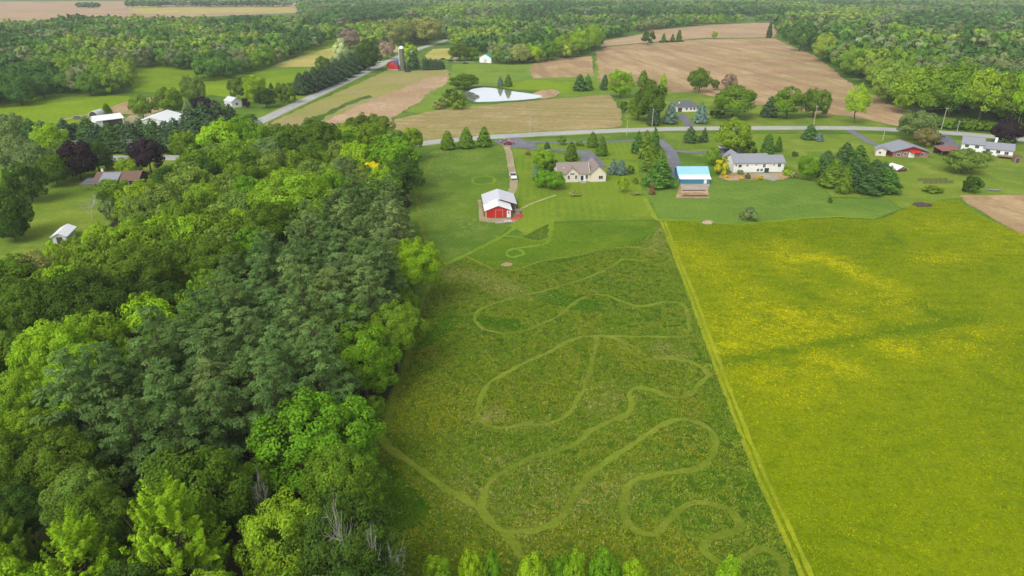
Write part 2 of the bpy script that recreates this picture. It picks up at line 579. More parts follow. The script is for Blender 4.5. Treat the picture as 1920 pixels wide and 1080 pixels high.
def ribbon(name, pxs, width, z, mat, amp=0.12, step=1.0, kind='structure', world=False, two=None):
    L = spline([p if world else tuple(G(*p))[:2] for p in pxs], step)
    v, f = [], []
    strips = [(-width/2, width/2)] if two is None else [(-width/2, -width/2 + two), (width/2 - two, width/2)]
    for a, b in strips:
        o = len(v)
        for i, p in enumerate(L):
            d = (L[min(i+1, len(L)-1)] - L[max(i-1, 0)]).normalized()
            nn = Vector((-d.y, d.x))
            q = Vector((p.x*0.5, p.y*0.5, z*100))
            e1, e2 = mnoise.noise(q) * amp * 2, mnoise.noise(q + Vector((9, 4, 2))) * amp * 2
            l = p + nn * (a + e1); r = p + nn * (b + e2)
            v += [(r.x, r.y, z), (l.x, l.y, z)]
        f += [(o+2*i, o+2*i+2, o+2*i+3, o+2*i+1) for i in range(len(L)-1)]
    me = bpy.data.meshes.new(name)
    me.from_pydata(v, [], f)
    me.materials.append(mat)
    o = bpy.data.objects.new(name, me)
    C.objects.link(o)
    if kind: o["kind"] = kind
    return o, L

def seg_d(P, a, b):
    """distance of points P (n x 2) from segment a-b"""
    a = np.array(a[:2]); b = np.array(b[:2]); d = b - a
    t = np.clip(((P - a) @ d) / max(1e-9, d @ d), 0, 1)
    return np.linalg.norm(P - (a + t[:, None] * d), axis=1)

def paint(o, attr, strokes):
    """a painted surface mask (flower cover, damp ground): strokes are pixel polylines with a width in metres"""
    me = o.data
    n = len(me.vertices)
    co = np.empty(n * 3, np.float32); me.vertices.foreach_get("co", co)
    P = co.reshape(-1, 3)[:, :2]
    A = stroke_val(P, strokes)
    at = me.attributes.new(attr, 'FLOAT', 'POINT')
    at.data.foreach_set("value", A.astype(np.float32))

def stroke_val(P, strokes):
    A = np.zeros(len(P))
    for pts, w, s in strokes:
        W = [G(*p) for p in pts]
        d = np.min([seg_d(P, W[i], W[i+1]) for i in range(len(W)-1)], axis=0)
        A = np.maximum(A, s * np.exp(-(d / w) ** 2))
    return A

def attr_node(nt, name):
    a = N(nt, "ShaderNodeAttribute"); a.attribute_name = name
    return a.outputs['Fac']

# --- materials of the ground
M['grass'] = ground_mat("ground_grass", gl(98,132,40), gl(78,112,32), gl(128,150,54), 0.015, 0.08, 0.9)
M['floor'] = ground_mat("forest_floor", gl(62,66,34), gl(48,50,30), gl(80,84,40), 0.05, 0.2, 1.0)
M['lawn_striped'] = ground_mat("mown_lawn", gl(122,146,34), gl(106,134,32), gl(140,156,44), 0.03, 0.12, 1.3, stripes=(2.4, math.radians(2), 0.42, gl(128,156,40)))
M['lawn_far'] = ground_mat("mown_lawn_angled", gl(110,140,48), gl(98,130,44), gl(126,150,58), 0.03, 0.1, 1.2, stripes=(3.2, math.radians(-28), 0.4, gl(114,146,54)))
M['lawn_olive'] = ground_mat("rough_lawn", gl(122,144,42), gl(104,132,38), gl(148,160,66), 0.03, 0.1, 1.1, speck=gl(160,165,80))
M['hay'] = ground_mat("rough_grass", gl(104,134,36), gl(90,122,34), gl(122,144,50), 0.04, 0.15, 1.3, speck=gl(146,154,92), speck_thr=(0.48, 0.68))
M['hay_bright'] = ground_mat("tall_grass", gl(102,132,22), gl(88,120,20), gl(122,142,30), 0.03, 0.12, 1.4, speck=gl(128,136,30))
def meadow_extra(nt, tc, c):
    c = mix(nt, math_n(nt, 'MULTIPLY', attr_node(nt, "flower"), ramp(nt, noise_node(nt, tc, 0.9, 4, 0.7), 0.42, 0.62)), c, gl(138,132,16))
    c = mix(nt, math_n(nt, 'MULTIPLY', attr_node(nt, "straw"), ramp(nt, noise_node(nt, tc, 0.7, 4, 0.7), 0.42, 0.60)), c, gl(160,152,84))
    return mix(nt, math_n(nt, 'MULTIPLY', attr_node(nt, "damp"), 0.8), c, gl(66,106,16))
M['meadow'] = ground_mat("meadow", gl(92,114,22), gl(74,102,20), gl(112,126,38), 0.04, 0.16, 1.6, speck=gl(140,138,66), extra=meadow_extra)
def butter_extra(nt, tc, c):
    st = noise_node(nt, tc, 1.0, 5, 0.75, stretch=(0.5, 1.0, 1), rot=math.radians(35), dist=0.8)
    bands = ramp(nt, st, 0.34, 0.66)
    f = math_n(nt, 'MULTIPLY', math_n(nt, 'ADD', math_n(nt, 'MULTIPLY', attr_node(nt, "flower"), 1.05), math_n(nt, 'MULTIPLY', ramp(nt, noise_node(nt, tc, 0.03, 3), 0.45, 0.75), 0.10)), bands)
    c = mix(nt, f, c, gl(196,190,0))
    return mix(nt, math_n(nt, 'MULTIPLY', attr_node(nt, "damp"), 0.85), c, gl(86,120,6))
M['butter'] = ground_mat("buttercup_field", gl(123,141,0), gl(109,131,0), gl(136,150,2), 0.018, 0.09, 1.2, extra=butter_extra, bump=0.2)
M['track'] = ground_mat("wheel_track", gl(156,166,28), gl(140,154,26), gl(168,174,44), 0.1, 0.4, 2.0)
M['path'] = ground_mat("mown_path", gl(122,140,38), gl(108,126,30), gl(138,148,52), 0.08, 0.3, 2.0)
M['walk'] = ground_mat("walkway", gl(184,182,120), gl(168,168,100), gl(196,194,140), 0.1, 0.4, 2.0)
M['path_light'] = ground_mat("light_mown_strip", gl(140,160,44), gl(126,150,38), gl(152,166,60), 0.08, 0.3, 2.0)
M['path_green'] = ground_mat("mown_strip", gl(124,154,36), gl(112,144,32), gl(140,160,48), 0.08, 0.3, 2.0)
M['plow'] = ground_mat("ploughed_soil", gl(192,164,122), gl(174,144,106), gl(204,178,136), 0.012, 0.05, 0.35, streak=(0.10, 0.010, 1), streak_rot=math.radians(-8), streak_cols=gl(152,124,90), streak_amt=0.75, extra=lambda nt, tc, c: mix(nt, math_n(nt, 'MULTIPLY', ramp(nt, noise_node(nt, tc, 0.011, 5, 0.6), 0.50, 0.68), 0.6), c, gl(156,148,92)))
M['plow_green'] = ground_mat("sprouting_soil", gl(178,154,112), gl(162,144,94), gl(192,168,126), 0.02, 0.06, 0.4, streak=(0.02, 0.2, 1), streak_rot=math.radians(8), streak_cols=gl(146,142,76), streak_amt=0.8)
M['plow_pink'] = ground_mat("pink_soil", gl(190,160,128), gl(174,144,112), gl(202,174,144), 0.012, 0.05, 0.4, streak=(0.1, 0.012, 1), streak_rot=math.radians(35), streak_cols=gl(174,150,104), streak_amt=0.5)
M['fallow'] = ground_mat("fallow_field", gl(150,150,82), gl(166,152,104), gl(134,148,62), 0.02, 0.08, 0.6, streak=(0.09, 0.012, 1), streak_rot=math.radians(38), streak_cols=gl(166,160,80), streak_amt=0.6)
M['straw_field'] = ground_mat("straw_field", gl(192,178,98), gl(170,166,80), gl(204,192,120), 0.02, 0.06, 0.4)
M['green_field'] = ground_mat("green_field", gl(126,154,14), gl(110,140,16), gl(142,164,30), 0.012, 0.05, 0.5)
M['green_soft'] = ground_mat("soft_pasture", gl(122,150,48), gl(108,138,44), gl(140,160,64), 0.02, 0.06, 0.5)
M['weeds'] = ground_mat("weed_strip", gl(84,118,42), gl(66,102,38), gl(104,130,56), 0.06, 0.2, 0.8)
M['asphalt_pale'] = ground_mat("worn_asphalt", gl(184,184,180), gl(172,172,170), gl(194,193,188), 0.03, 0.2, 1.5, bump=0.05)
M['asphalt_dark'] = ground_mat("dark_asphalt", gl(128,128,136), gl(116,116,124), gl(142,142,146), 0.05, 0.3, 1.5, bump=0.05)
M['gravel'] = ground_mat("gravel", gl(176,164,128), gl(160,146,112), gl(192,182,150), 0.1, 0.5, 2.5)
M['verge'] = ground_mat("verge", gl(130,150,44), gl(112,138,38), gl(156,162,70), 0.05, 0.2, 1.2)
M['tan_dirt'] = ground_mat("bare_dirt", gl(186,160,122), gl(160,132,100), gl(204,182,146), 0.15, 0.5, 2.0)
M['mulch_red'] = ground_mat("red_mulch", gl(196,104,72), gl(176,88,64), gl(208,128,92), 0.2, 0.6, 2.5)
M['paver'] = ground_mat("paver", gl(182,172,156), gl(166,154,140), gl(196,186,172), 0.2, 0.8, 3.0, bump=0.1)

# --- one sheet to the horizon
b = MB(); b.add([(-6000, -400, 0), (6000, -400, 0), (6000, 9000, 0), (-6000, 9000, 0)], [(0, 1, 2, 3)])
b.build("ground", M['grass'])["kind"] = "structure"

Z1, Z2, Z3, Z4 = 0.02, 0.04, 0.06, 0.08
WOOD_PX = [(-120,570),(60,532),(140,494),(192,442),(244,384),(300,336),(330,312),(480,300),(640,300),(760,296),(770,330),(766,400),(776,470),(764,560),(742,650),(725,730),(690,800),(668,880),(640,960),(650,1080),(600,1250),(-700,1250)]
fill("forest_floor", WOOD_PX, Z1, M['floor'], 1.0)

MEADOW_PX = [(838,497),(960,455),(1035,416),(1180,414),(1238,414),(1262,478),(1300,578),(1340,686),(1395,832),(1450,970),(1496,1080),(1580,1250),(560,1250),(640,1080),(672,960),(700,880),(712,830),(700,800),(735,730),(762,660),(792,560),(818,508)]
meadow, meadow_pts = fill("meadow", MEADOW_PX, Z2, M['meadow'], 0.25, cells=2.0)
M_FLOWER = [([(770,740),(820,790)],6,.9),([(1130,650),(1250,700)],5,.7),([(900,760),(1050,730)],8,.55),([(1000,560),(1090,600)],4,.35),([(1050,990),(1160,1040)],5,.8),([(1100,900),(1200,860)],4,.5),
            ([(1020,640),(1100,690)],5,.35),([(760,900),(860,1030)],6,.6),([(1200,1000),(1300,1060)],4,.6),([(1290,740),(1310,760)],3,.8),([(820,650),(860,700)],6,.4),([(1230,820),(1320,850)],4,.5)]
M_STRAW = [([(830,512),(900,520),(960,545)],4,.9),([(850,550),(800,570)],3,.5),([(1225,470),(1240,430)],3,.7),([(1000,560),(1015,556)],2,.7),([(1240,650),(1265,668)],2.5,.7),([(905,785),(930,775)],2,.9),
           ([(960,800),(1030,795)],1.2,.6),([(880,920),(1000,960)],5,.35),([(1080,940),(1160,920)],4,.5),([(1120,760),(1150,740)],3,.5),([(940,875),(1020,890)],4,.35)]
M_DAMP = [([(1020,555),(1100,575)],4,.8),([(900,600),(960,610)],4,.6),([(860,470),(1040,480),(1180,440)],6,.9),([(1050,430),(1170,425)],5,.7),([(800,640),(850,600)],6,.5),([(700,900),(760,960)],6,.6),([(1200,940),(1260,960)],4,.4)]
paint(meadow, "flower", M_FLOWER); paint(meadow, "straw", M_STRAW); paint(meadow, "damp", M_DAMP)

BUTTER_PX = [(1236,414),(1300,416),(1375,422),(1450,416),(1560,409),(1640,413),(1672,404),(1700,388),(1760,376),(1798,376),(1830,400),(1920,440),(2100,520),(2700,1250),(1578,1250),(1496,1080),(1450,970),(1395,832),(1340,686),(1300,578),(1262,478)]
butter, _ = fill("field", BUTTER_PX, Z3, M['butter'], 0.3, cells=2.5)
B_FLOWER = [([(1479,484),(1540,484),(1568,493)],4.2,1.0),([(1568,495),(1627,524)],3.2,.95),([(1627,524),(1683,543)],4,.6),([(1657,561),(1712,576)],5,.55),([(1420,468),(1480,458)],5,.45),([(1283,469),(1361,517)],7,.42),
    ([(1386,547),(1442,587)],6,.5),([(1368,602),(1572,610)],8,.62),([(1479,587),(1535,624)],4.5,.8),([(1350,654),(1516,636)],4.5,.7),([(1542,672),(1590,695)],5,.65),([(1664,647),(1690,658)],4,.85),([(1427,706),(1461,743)],6,.42),
    ([(1516,698),(1538,739)],4,.4),([(1731,487),(1798,480)],4,.5),([(1812,620),(1850,617)],5,.4),([(1720,647),(1805,650)],6,.4),([(1600,560),(1680,590)],6,.35),([(1350,690),(1420,700)],5,.35),([(1440,480),(1500,520)],5,.3),([(1740,430),(1790,420)],5,.3),([(1900,440),(1860,470)],6,.25)]
paint(butter, "flower", B_FLOWER)
B_DAMP = [([(1340,682),(1420,668),(1516,650),(1646,628),(1768,608),(1840,595)],1.7,.9),([(1716,569),(1772,602)],1.5,.9),([(1624,458),(1675,458)],1.2,.6),([(1657,424),(1690,461)],1.2,.8),([(1300,440),(1440,440),(1600,425)],5,.3)]
paint(butter, "damp", B_DAMP)
fill("field", [(1796,366),(1930,366),(1990,380),(2050,480),(1925,442),(1870,416),(1815,382)], Z4, M['plow'], 0.6)

# lawns and rough grass round the houses
fill("lawn", [(785,300),(815,282),(944,276),(952,330),(958,352),(958,420),(930,452),(836,495),(808,470),(793,430),(781,360)], Z2, M['hay'], 0.6)
fill("lawn", [(960,278),(1010,284),(1060,290),(1090,300),(1150,300),(1195,305),(1205,366),(1226,412),(1034,416),(1026,450),(985,440),(955,424),(970,400),(965,352),(974,340),(966,300)], Z1, M['lawn_striped'], 0.5)
HAY_PX = [(838,494),(940,447),(976,419),(1036,418),(1226,414),(1236,440),(1170,462),(1060,480),(1000,496),(960,507),(910,497),(880,481)]
fill("lawn", [(838,494),(940,447),(1028,452),(1036,418),(1226,414),(1236,440),(1170,462),(1060,480),(1000,496),(960,507),(910,497),(880,481)], Z3, M['hay_bright'], 0.4)
fill("lawn", [(1206,300),(1240,280),(1262,330),(1272,342),(1340,342),(1480,335),(1530,340),(1560,372),(1660,372),(1688,392),(1640,411),(1560,407),(1450,414),(1375,420),(1300,414),(1238,412),(1216,372)], Z1, M['lawn_far'], 0.5)
fill("lawn", [(1240,272),(1246,250),(1640,252),(1740,258),(1960,275),(1990,366),(1790,370),(1690,390),(1662,370),(1560,370),(1530,338),(1480,330),(1300,290)], Z1 - 0.008, M['lawn_olive'], 0.5)
fill("lawn", [(1165,180),(1255,172),(1310,175),(1390,197),(1440,197),(1550,217),(1590,217),(1690,240),(1560,238),(1440,239),(1300,240),(1175,245),(1172,215)], Z1, M['lawn_olive'], 0.8)
fill("lawn", [(1000,280),(1010,271),(1100,266),(1232,262),(1238,270),(1230,300),(1200,300),(1110,296),(1060,284)], Z1 + 0.004, M['lawn_striped'], 0.5)
# far fields
fill("field", [(1140,165),(1124,152),(1118,95),(1140,88),(1230,80),(1330,73),(1452,72),(1480,85),(1525,103),(1600,160),(1650,185),(1716,214),(1690,238),(1640,228),(1590,217),(1550,217),(1440,197),(1390,197),(1310,174),(1255,172),(1190,161)], Z2, M['plow'], 1.5)
fill("field", [(1124,88),(1130,77),(1205,64),(1216,57),(1330,47),(1440,42),(1460,50),(1452,70),(1330,71),(1230,78),(1140,86)], Z2, M['plow_pink'], 1.5)
fill("field", [(994,127),(1006,113),(1110,105),(1114,143),(998,147)], Z2, M['plow'], 1.0)
fill("field", [(742,224),(800,210),(850,204),(930,195),(1020,187),(1110,180),(1144,177),(1166,212),(1168,237),(1000,250),(860,262),(790,262),(765,250),(720,240)], Z2, M['plow_green'], 1.0)
fill("field", [(470,246),(540,215),(725,132),(770,134),(836,128),(846,140),(800,147),(700,186),(612,226),(560,262),(480,262)], Z1, M['fallow'], 1.0)
fill("field", [(560,262),(620,222),(700,186),(800,147),(842,138),(836,158),(806,172),(786,192),(756,208),(735,220),(735,262)], Z2, M['plow_pink'], 1.2)
fill("field", [(548,252),(566,232),(620,206),(660,188),(693,178),(699,182),(650,198),(600,226),(572,256)], Z3, M['weeds'], 1.0)
fill("pasture", [(850,120),(925,120),(1000,112),(1006,116),(996,127),(1000,147),(1114,143),(1120,92),(1128,150),(1150,170),(1144,177),(1020,187),(930,195),(850,204),(780,213),(760,208),(786,192),(806,172),(836,158),(842,138)], Z1, M['green_soft'], 1.2)
fill("pasture", [(930,160),(1000,150),(1110,150),(1128,160),(1110,172),(1040,178),(1010,168),(940,166)], Z2, M['green_field'], 1.0)
fill("field", [(238,129),(300,124),(380,130),(430,148),(470,132),(590,128),(598,160),(570,185),(470,190),(400,178),(330,178),(250,170)], Z2, M['green_field'], 1.0)
fill("field", [(504,126),(560,106),(620,90),(640,92),(600,126)], Z3, M['straw_field'], 1.0)
fill("field", [(575,92),(626,70),(640,84),(620,90),(565,104)], Z3, M['green_field'], 1.0)
fill("field", [(-60,190),(80,182),(240,180),(265,190),(205,208),(140,232),(-60,238)], Z2, M['green_field'], 1.0)
fill("field", [(206,202),(250,186),(300,180),(330,195),(280,215),(215,214)], Z3, M['plow'], 0.8)
fill("field", [(796,104),(812,92),(848,90),(852,96),(842,111),(800,112)], Z2, M['straw_field'], 0.8)
fill("field", [(690,95),(715,84),(745,84),(750,96),(720,104)], Z2, M['straw_field'], 0.8)
fill("field", [(-400,48),(-400,4),(300,2),(560,6),(560,24),(300,34),(140,34),(60,40)], Z2, M['plow_pink'], 3.0)
fill("field", [(240,16),(290,10),(296,16),(545,14),(560,22),(300,25),(260,25)], Z3, M['straw_field'], 2.0)
fill("field", [(1440,46),(1452,38),(1490,37),(1500,42),(1462,50)], Z1, M['green_field'], 1.0)
# side yard of the brown house among the trees
fill("lawn", [(-80,480),(20,400),(60,365),(130,345),(185,325),(240,300),(345,300),(330,330),(272,345),(240,380),(190,442),(140,492),(60,530),(-80,565)], Z2, M['lawn_olive'], 0.8)

# pond
POND_PX = [(872,178),(884,168),(906,164.5),(930,166),(958,171),(990,175),(1016,180),(1006,184.5),(960,188.5),(915,191),(886,190)]
bank, _ = fill("pond_bank", [(862,180),(876,165),(906,161),(935,163),(965,168),(1005,170),(1040,168),(1048,178),(1016,187),(960,192),(910,195),(878,193)], Z3, M['weeds'], 0.6, smooth=True)
fill("pond_bank", [(1000,176),(1012,170),(1038,168),(1048,174),(1040,181),(1018,185),(1008,181)], Z3 + 0.01, M['tan_dirt'], 0.8, smooth=True)
mw, nt, bs, out = new_mat("pond_water")
bs.inputs['Base Color'].default_value = (0.9, 0.92, 0.94, 1)
bs.inputs['Metallic'].default_value = 0.8
bs.inputs['Roughness'].default_value = 0.04
bs.inputs['Specular IOR Level'].default_value = 0.8
bs.inputs['IOR'].default_value = 1.6
tc = N(nt, "ShaderNodeTexCoord").outputs['Object']
bp = N(nt, "ShaderNodeBump"); bp.inputs['Strength'].default_value = 0.03; bp.inputs['Distance'].default_value = 0.05
nt.links.new(noise_node(nt, tc, 0.8, 3), bp.inputs['Height']); nt.links.new(bp.outputs[0], bs.inputs['Normal'])
fill("pond", POND_PX, Z4, mw, 0.5, smooth=True)

# roads
ROAD_MAIN = [(-260,302),(0,300),(190,297),(320,296),(430,296),(570,294),(700,281),(805,267.5),(900,258.5),(1000,252.5),(1100,247.5),(1200,243.5),(1300,241.2),(1440,240.2),(1560,240.2),(1640,241.5),(1740,247),(1830,253.5),(1920,262),(2080,276)]
ROAD_SIDE = [(345,295),(400,268),(460,240),(500,222),(590,180),(650,152),(700,128),(745,108),(790,90),(830,78),(852,70)]
ribbon("verge", ROAD_MAIN, 12.0, 0.070, M['verge'], 0.5, 3.0)
ribbon("verge", ROAD_SIDE, 11.0, 0.074, M['verge'], 0.5, 3.0)
ribbon("road", ROAD_MAIN, 8.2, 0.094, M['asphalt_pale'], 0.06, 3.0)
ribbon("road", ROAD_SIDE, 7.6, 0.100, M['asphalt_pale'], 0.06, 3.0)
# driveways
ribbon("driveway", [(948,270),(955,290),(958,310),(962,330),(963,350),(955,366),(950,372)], 2.7, 0.082, M['gravel'], 0.15)
fill("driveway", [(925,264),(968,257),(985,264),(1000,268),(1008,276),(985,279),(955,277),(938,272)], 0.078, M['asphalt_dark'], 0.2)
ribbon("driveway", [(960,268),(1000,279),(1040,281),(1075,282),(1095,287),(1108,296),(1112,306)], 3.6, 0.086, M['asphalt_dark'], 0.08)
fill("driveway", [(1086,282),(1108,283),(1130,303),(1138,315),(1090,306)], 0.089, M['asphalt_dark'], 0.1)
ribbon("driveway", [(985,266),(1040,268),(1100,266.5),(1160,265),(1215,262),(1240,265)], 3.6, 0.090, M['asphalt_dark'], 0.08)
ribbon("driveway", [(1234,262),(1252,278),(1262,296),(1266,314),(1269,335)], 4.4, 0.097, M['asphalt_dark'], 0.1)
ribbon("driveway", [(1254,281),(1285,285),(1320,285),(1350,283),(1362,287)], 3.4, 0.092, M['asphalt_dark'], 0.1)
fill("driveway", [(1344,278),(1392,276),(1400,286),(1366,292),(1355,300),(1346,292)], 0.084, M['asphalt_dark'], 0.2)
ribbon("driveway", [(1276,214),(1284,224),(1296,240)], 4.5, 0.086, M['asphalt_dark'], 0.1)
ribbon("driveway", [(1590,243),(1610,254),(1634,268),(1656,272)], 3.8, 0.086, M['asphalt_dark'], 0.1)
fill("driveway", [(1752,252),(1780,256),(1802,274),(1796,282),(1770,282),(1756,268)], 0.086, M['asphalt_dark'], 0.2)
ribbon("driveway", [(440,225),(470,223),(498,222)], 3.6, 0.086, M['asphalt_pale'], 0.1)
ribbon("driveway", [(842,78),(870,84),(880,92),(850,114),(890,116)], 4.0, 0.086, M['gravel'], 0.1)
ribbon("driveway", [(120,224),(170,214),(235,205),(260,188)], 3.0, 0.086, M['gravel'], 0.2)
fill("driveway", [(225,232),(245,216),(330,212),(345,222),(300,236)], 0.084, M['gravel'], 0.4)

# mown trails
P_WOOD = [(820,286),(801,318),(783,352),(785,400),(794,440),(808,470),(830,492),(822,512),(799,547),(785,600),(771,640),(755,700),(731,768),(716,807),(726,836),(775,872),(833,913),(898,955),(939,996),(979,1044),(1000,1085)]
P_BARN = [(834,496),(870,480),(905,462),(940,445),(965,428),(972,418)]
P_LOOP = [(874,481),(900,494),(923,503),(961,507.7),(987,500),(1020,489.5),(1072,481),(1137,468),(1175,464),(1214,467),(1247,474),(1258,482),(1252,491),(1234,494),(1201,489.5),(1166,487),(1143,502),(1088,526),(1020,545.6),(961,560),(919,571.6),(897,584.5),(890,597.5),(900,613.7),(926,623),(955,625),(987,618.6),(1039,597.5),(1065,578),(1091,560),(1117,553),(1143,556),(1169,568),(1198,575),(1224,572.5),(1247,566.7),(1273,568),(1286,578),(1290,602),(1292,624),(1277,632),(1201,632),(1127,630.5),(1091,633),(1065,641),(1033,659),(987,680),(949,700),(919,719),(902,742),(896,768),(902,789),(931,802.5),(979,799),(1036,791.7),(1066,776),(1088,742),(1104,706),(1114,667),(1120,634)]
P_RIGHT = [(1127,631),(1153,634.8),(1169,644.5),(1188,664),(1208,673),(1240,674),(1273,674),(1302,682),(1322,694),(1327,704),(1318,712),(1305,729),(1289,744),(1266,746.6),(1234,737),(1208,729),(1188,729),(1180,739),(1184,758),(1172,779),(1143,792),(1109,806),(1085,829),(1044,847),(996,859.5),(955,880),(922,902),(908,930),(906,958)]
P_LOW = [(941,998),(955,1000),(1004,995.6),(1040,983),(1063,963),(1077,930),(1101,898),(1134,868),(1187,833),(1239,799),(1272,788),(1304,790.5),(1333,809),(1343,833),(1333,859.5),(1308,880),(1264,887),(1215,893),(1182,908),(1170,935),(1170,967),(1187,992),(1215,1003),(1239,995),(1264,965),(1292,947),(1325,945),(1361,955),(1385,975),(1385,993),(1361,1002),(1333,1012),(1320,1028),(1333,1046),(1357,1060),(1382,1058),(1398,1042),(1426,1032),(1451,1040),(1466,1058),(1474,1090)]
P_GARDEN = [(1036,372),(1034,414),(1029,450),(1010,460),(982,464.4),(963,467),(951,473),(952,480),(963,482.5),(979,478),(979,471),(968,467)]
P_LINK = [(940,444),(960,443.6),(982,448),(1010,453),(1027,448)]
TRAILS = []
for i, (pp, w, mt) in enumerate([(P_WOOD, 1.9, 'path'), (P_BARN, 2.0, 'path_green'), (P_LOOP, 1.5, 'path'), (P_RIGHT, 1.6, 'path'), (P_LOW, 1.75, 'path'), (P_GARDEN, 1.9, 'path_green'), (P_LINK, 1.3, 'path_green')]):
    o, L = ribbon("path", pp, w * 0.62, 0.104 + 0.004 * i, M[mt], 0.27, 0.6)
    TRAILS.append((L, w * 0.62))
ribbon("path", [(1207,368),(1217,388),(1228,409),(1240,414)], 1.5, 0.108, M['path_light'], 0.2)
ribbon("path", [(1232,412),(1300,415),(1375,421),(1450,415),(1560,407),(1640,411)], 1.3, 0.112, M['path_green'], 0.25)
ribbon("path", [(977,392),(1000,381),(1043,366)], 0.9, 0.108, M['walk'], 0.08)
ribbon("path", [(888,334),(906,331),(924,333),(925,343),(906,346),(888,344),(887,335)], 1.2, 0.108, M['path_green'], 0.15)
TRACK_PX = [[(1240,416),(1261,473),(1283,528),(1309,602),(1331,661),(1353,721),(1371,768),(1410,869),(1451,963),(1491,1052),(1506,1090)], [(1247,416),(1269,476),(1300,550),(1343,665),(1384,770),(1427,878),(1471,971),(1512,1060),(1524,1090)]]
for k, pp in enumerate(TRACK_PX):
    ribbon("path", pp, 0.65, 0.120 + 0.004 * k, M['track'], 0.12, 0.8)
fill("path", [(940,496),(950,493),(961,495),(960,500),(948,501),(940,499)], 0.14, M['tan_dirt'], 0.2)

# tall meadow grass and flower heads
def meadow_tufts():
    rng = np.random.default_rng(5)
    poly = np.array(meadow_pts)
    lo, hi = poly.min(0), poly.max(0)
    hi[1] = min(hi[1], G(960, 430).y)
    n = 150000
    P = rng.uniform(lo, hi, (n, 2))
    x, y = P[:, 0], P[:, 1]
    inside = np.zeros(n, bool)
    j = len(poly) - 1
    for i in range(len(poly)):
        xi, yi = poly[i]; xj, yj = poly[j]
        c = ((yi > y) != (yj > y)) & (x < (xj - xi) * (y - yi) / (yj - yi + 1e-12) + xi)
        inside ^= c; j = i
    P = P[inside]
    hay = [tuple(G(*q))[:2] for q in HAY_PX]
    P0 = P.copy()
    P = P + 2.6 * np.array([[mnoise.noise(Vector((q[0]*0.3, q[1]*0.3, 1))), mnoise.noise(Vector((q[0]*0.3, q[1]*0.3, 5)))] for q in P])
    inside = np.zeros(len(P), bool); j = len(hay) - 1
    for i in range(len(hay)):
        (xi, yi), (xj, yj) = hay[i], hay[j]
        c = ((yi > P[:, 1]) != (yj > P[:, 1])) & (P[:, 0] < (xj - xi) * (P[:, 1] - yi) / (yj - yi + 1e-12) + xi)
        inside ^= c; j = i
    P = P0[~inside | (np.random.default_rng(2).random(len(P0)) < 0.10)]
    for L, w in TRAILS:
        A = np.array([(p.x, p.y) for p in L])
        lo2, hi2 = A.min(0) - 2, A.max(0) + 2
        near = np.where(((P > lo2) & (P < hi2)).all(1))[0]
        dmin = np.full(len(near), 1e9)
        for i in range(0, len(A), 1):
            dmin = np.minimum(dmin, np.linalg.norm(P[near] - A[i], axis=1))
        keep = np.ones(len(P), bool); keep[near[dmin < w * 0.5 + 0.05]] = False
        P = P[keep]
    n = len(P)
    fl, st, dp = stroke_val(P, M_FLOWER), stroke_val(P, M_STRAW), stroke_val(P, M_DAMP)
    cl = np.array([mnoise.noise(Vector((p[0]*0.16, p[1]*0.16, 3))) for p in P])
    cl2 = np.array([mnoise.noise(Vector((p[0]*0.7, p[1]*0.7, 9))) for p in P])
    r = rng.random(n)
    col = np.tile(np.array(gl(96,120,30)[:3]), (n, 1))
    col = np.where((cl + cl2*0.5 > 0.12)[:, None], gl(108,124,34)[:3], col)
    col = np.where((cl2 < -0.28)[:, None], gl(66,96,18)[:3], col)
    col = np.where(((r < 0.04 + 0.5*st))[:, None], gl(134,134,74)[:3], col)
    col = np.where(((r > 0.992 - 0.30*fl))[:, None], gl(128,128,22)[:3], col)
    col = np.where((dp > 0.45)[:, None] & (r[:, None] > 0.2), gl(70,108,16)[:3], col)
    col = col * rng.uniform(0.75, 1.25, n)[:, None]
    h = rng.uniform(0.10, 0.28, n) * (1 + cl2*0.8)
    h[dp > 0.6] *= 0.6
    Vs = []
    for k in range(3):
        a = rng.uniform(0, 6.283, n); w = rng.uniform(0.10, 0.24, n)
        ln = rng.uniform(0.1, 0.45, n); a2 = rng.uniform(0, 6.283, n)
        ox, oy = rng.normal(0, 0.12, n), rng.normal(0, 0.12, n)
        b0 = np.stack([P[:,0]+ox - np.cos(a)*w/2, P[:,1]+oy - np.sin(a)*w/2, np.full(n, 0.04)], 1)
        b1 = np.stack([P[:,0]+ox + np.cos(a)*w/2, P[:,1]+oy + np.sin(a)*w/2, np.full(n, 0.04)], 1)
        t = np.stack([P[:,0]+ox + np.cos(a2)*ln, P[:,1]+oy + np.sin(a2)*ln, 0.04 + h], 1)
        Vs.append(np.stack([b0, b1, t], 1))
    V = np.stack(Vs, 1).reshape(-1, 3)
    T = np.repeat(np.minimum(col * 2.0, 0.9), 9, 0)
    Q = np.arange(len(V)).reshape(-1, 3)
    o = bpy.data.objects.new("meadow_grass", np_mesh("meadow_grass", V, Q, [M['leaf']], tint=T))
    C.objects.link(o)
    tag(o, "tall mottled meadow grass with yellow flowers between the mown trails", "grass", kind="stuff")
meadow_tufts()

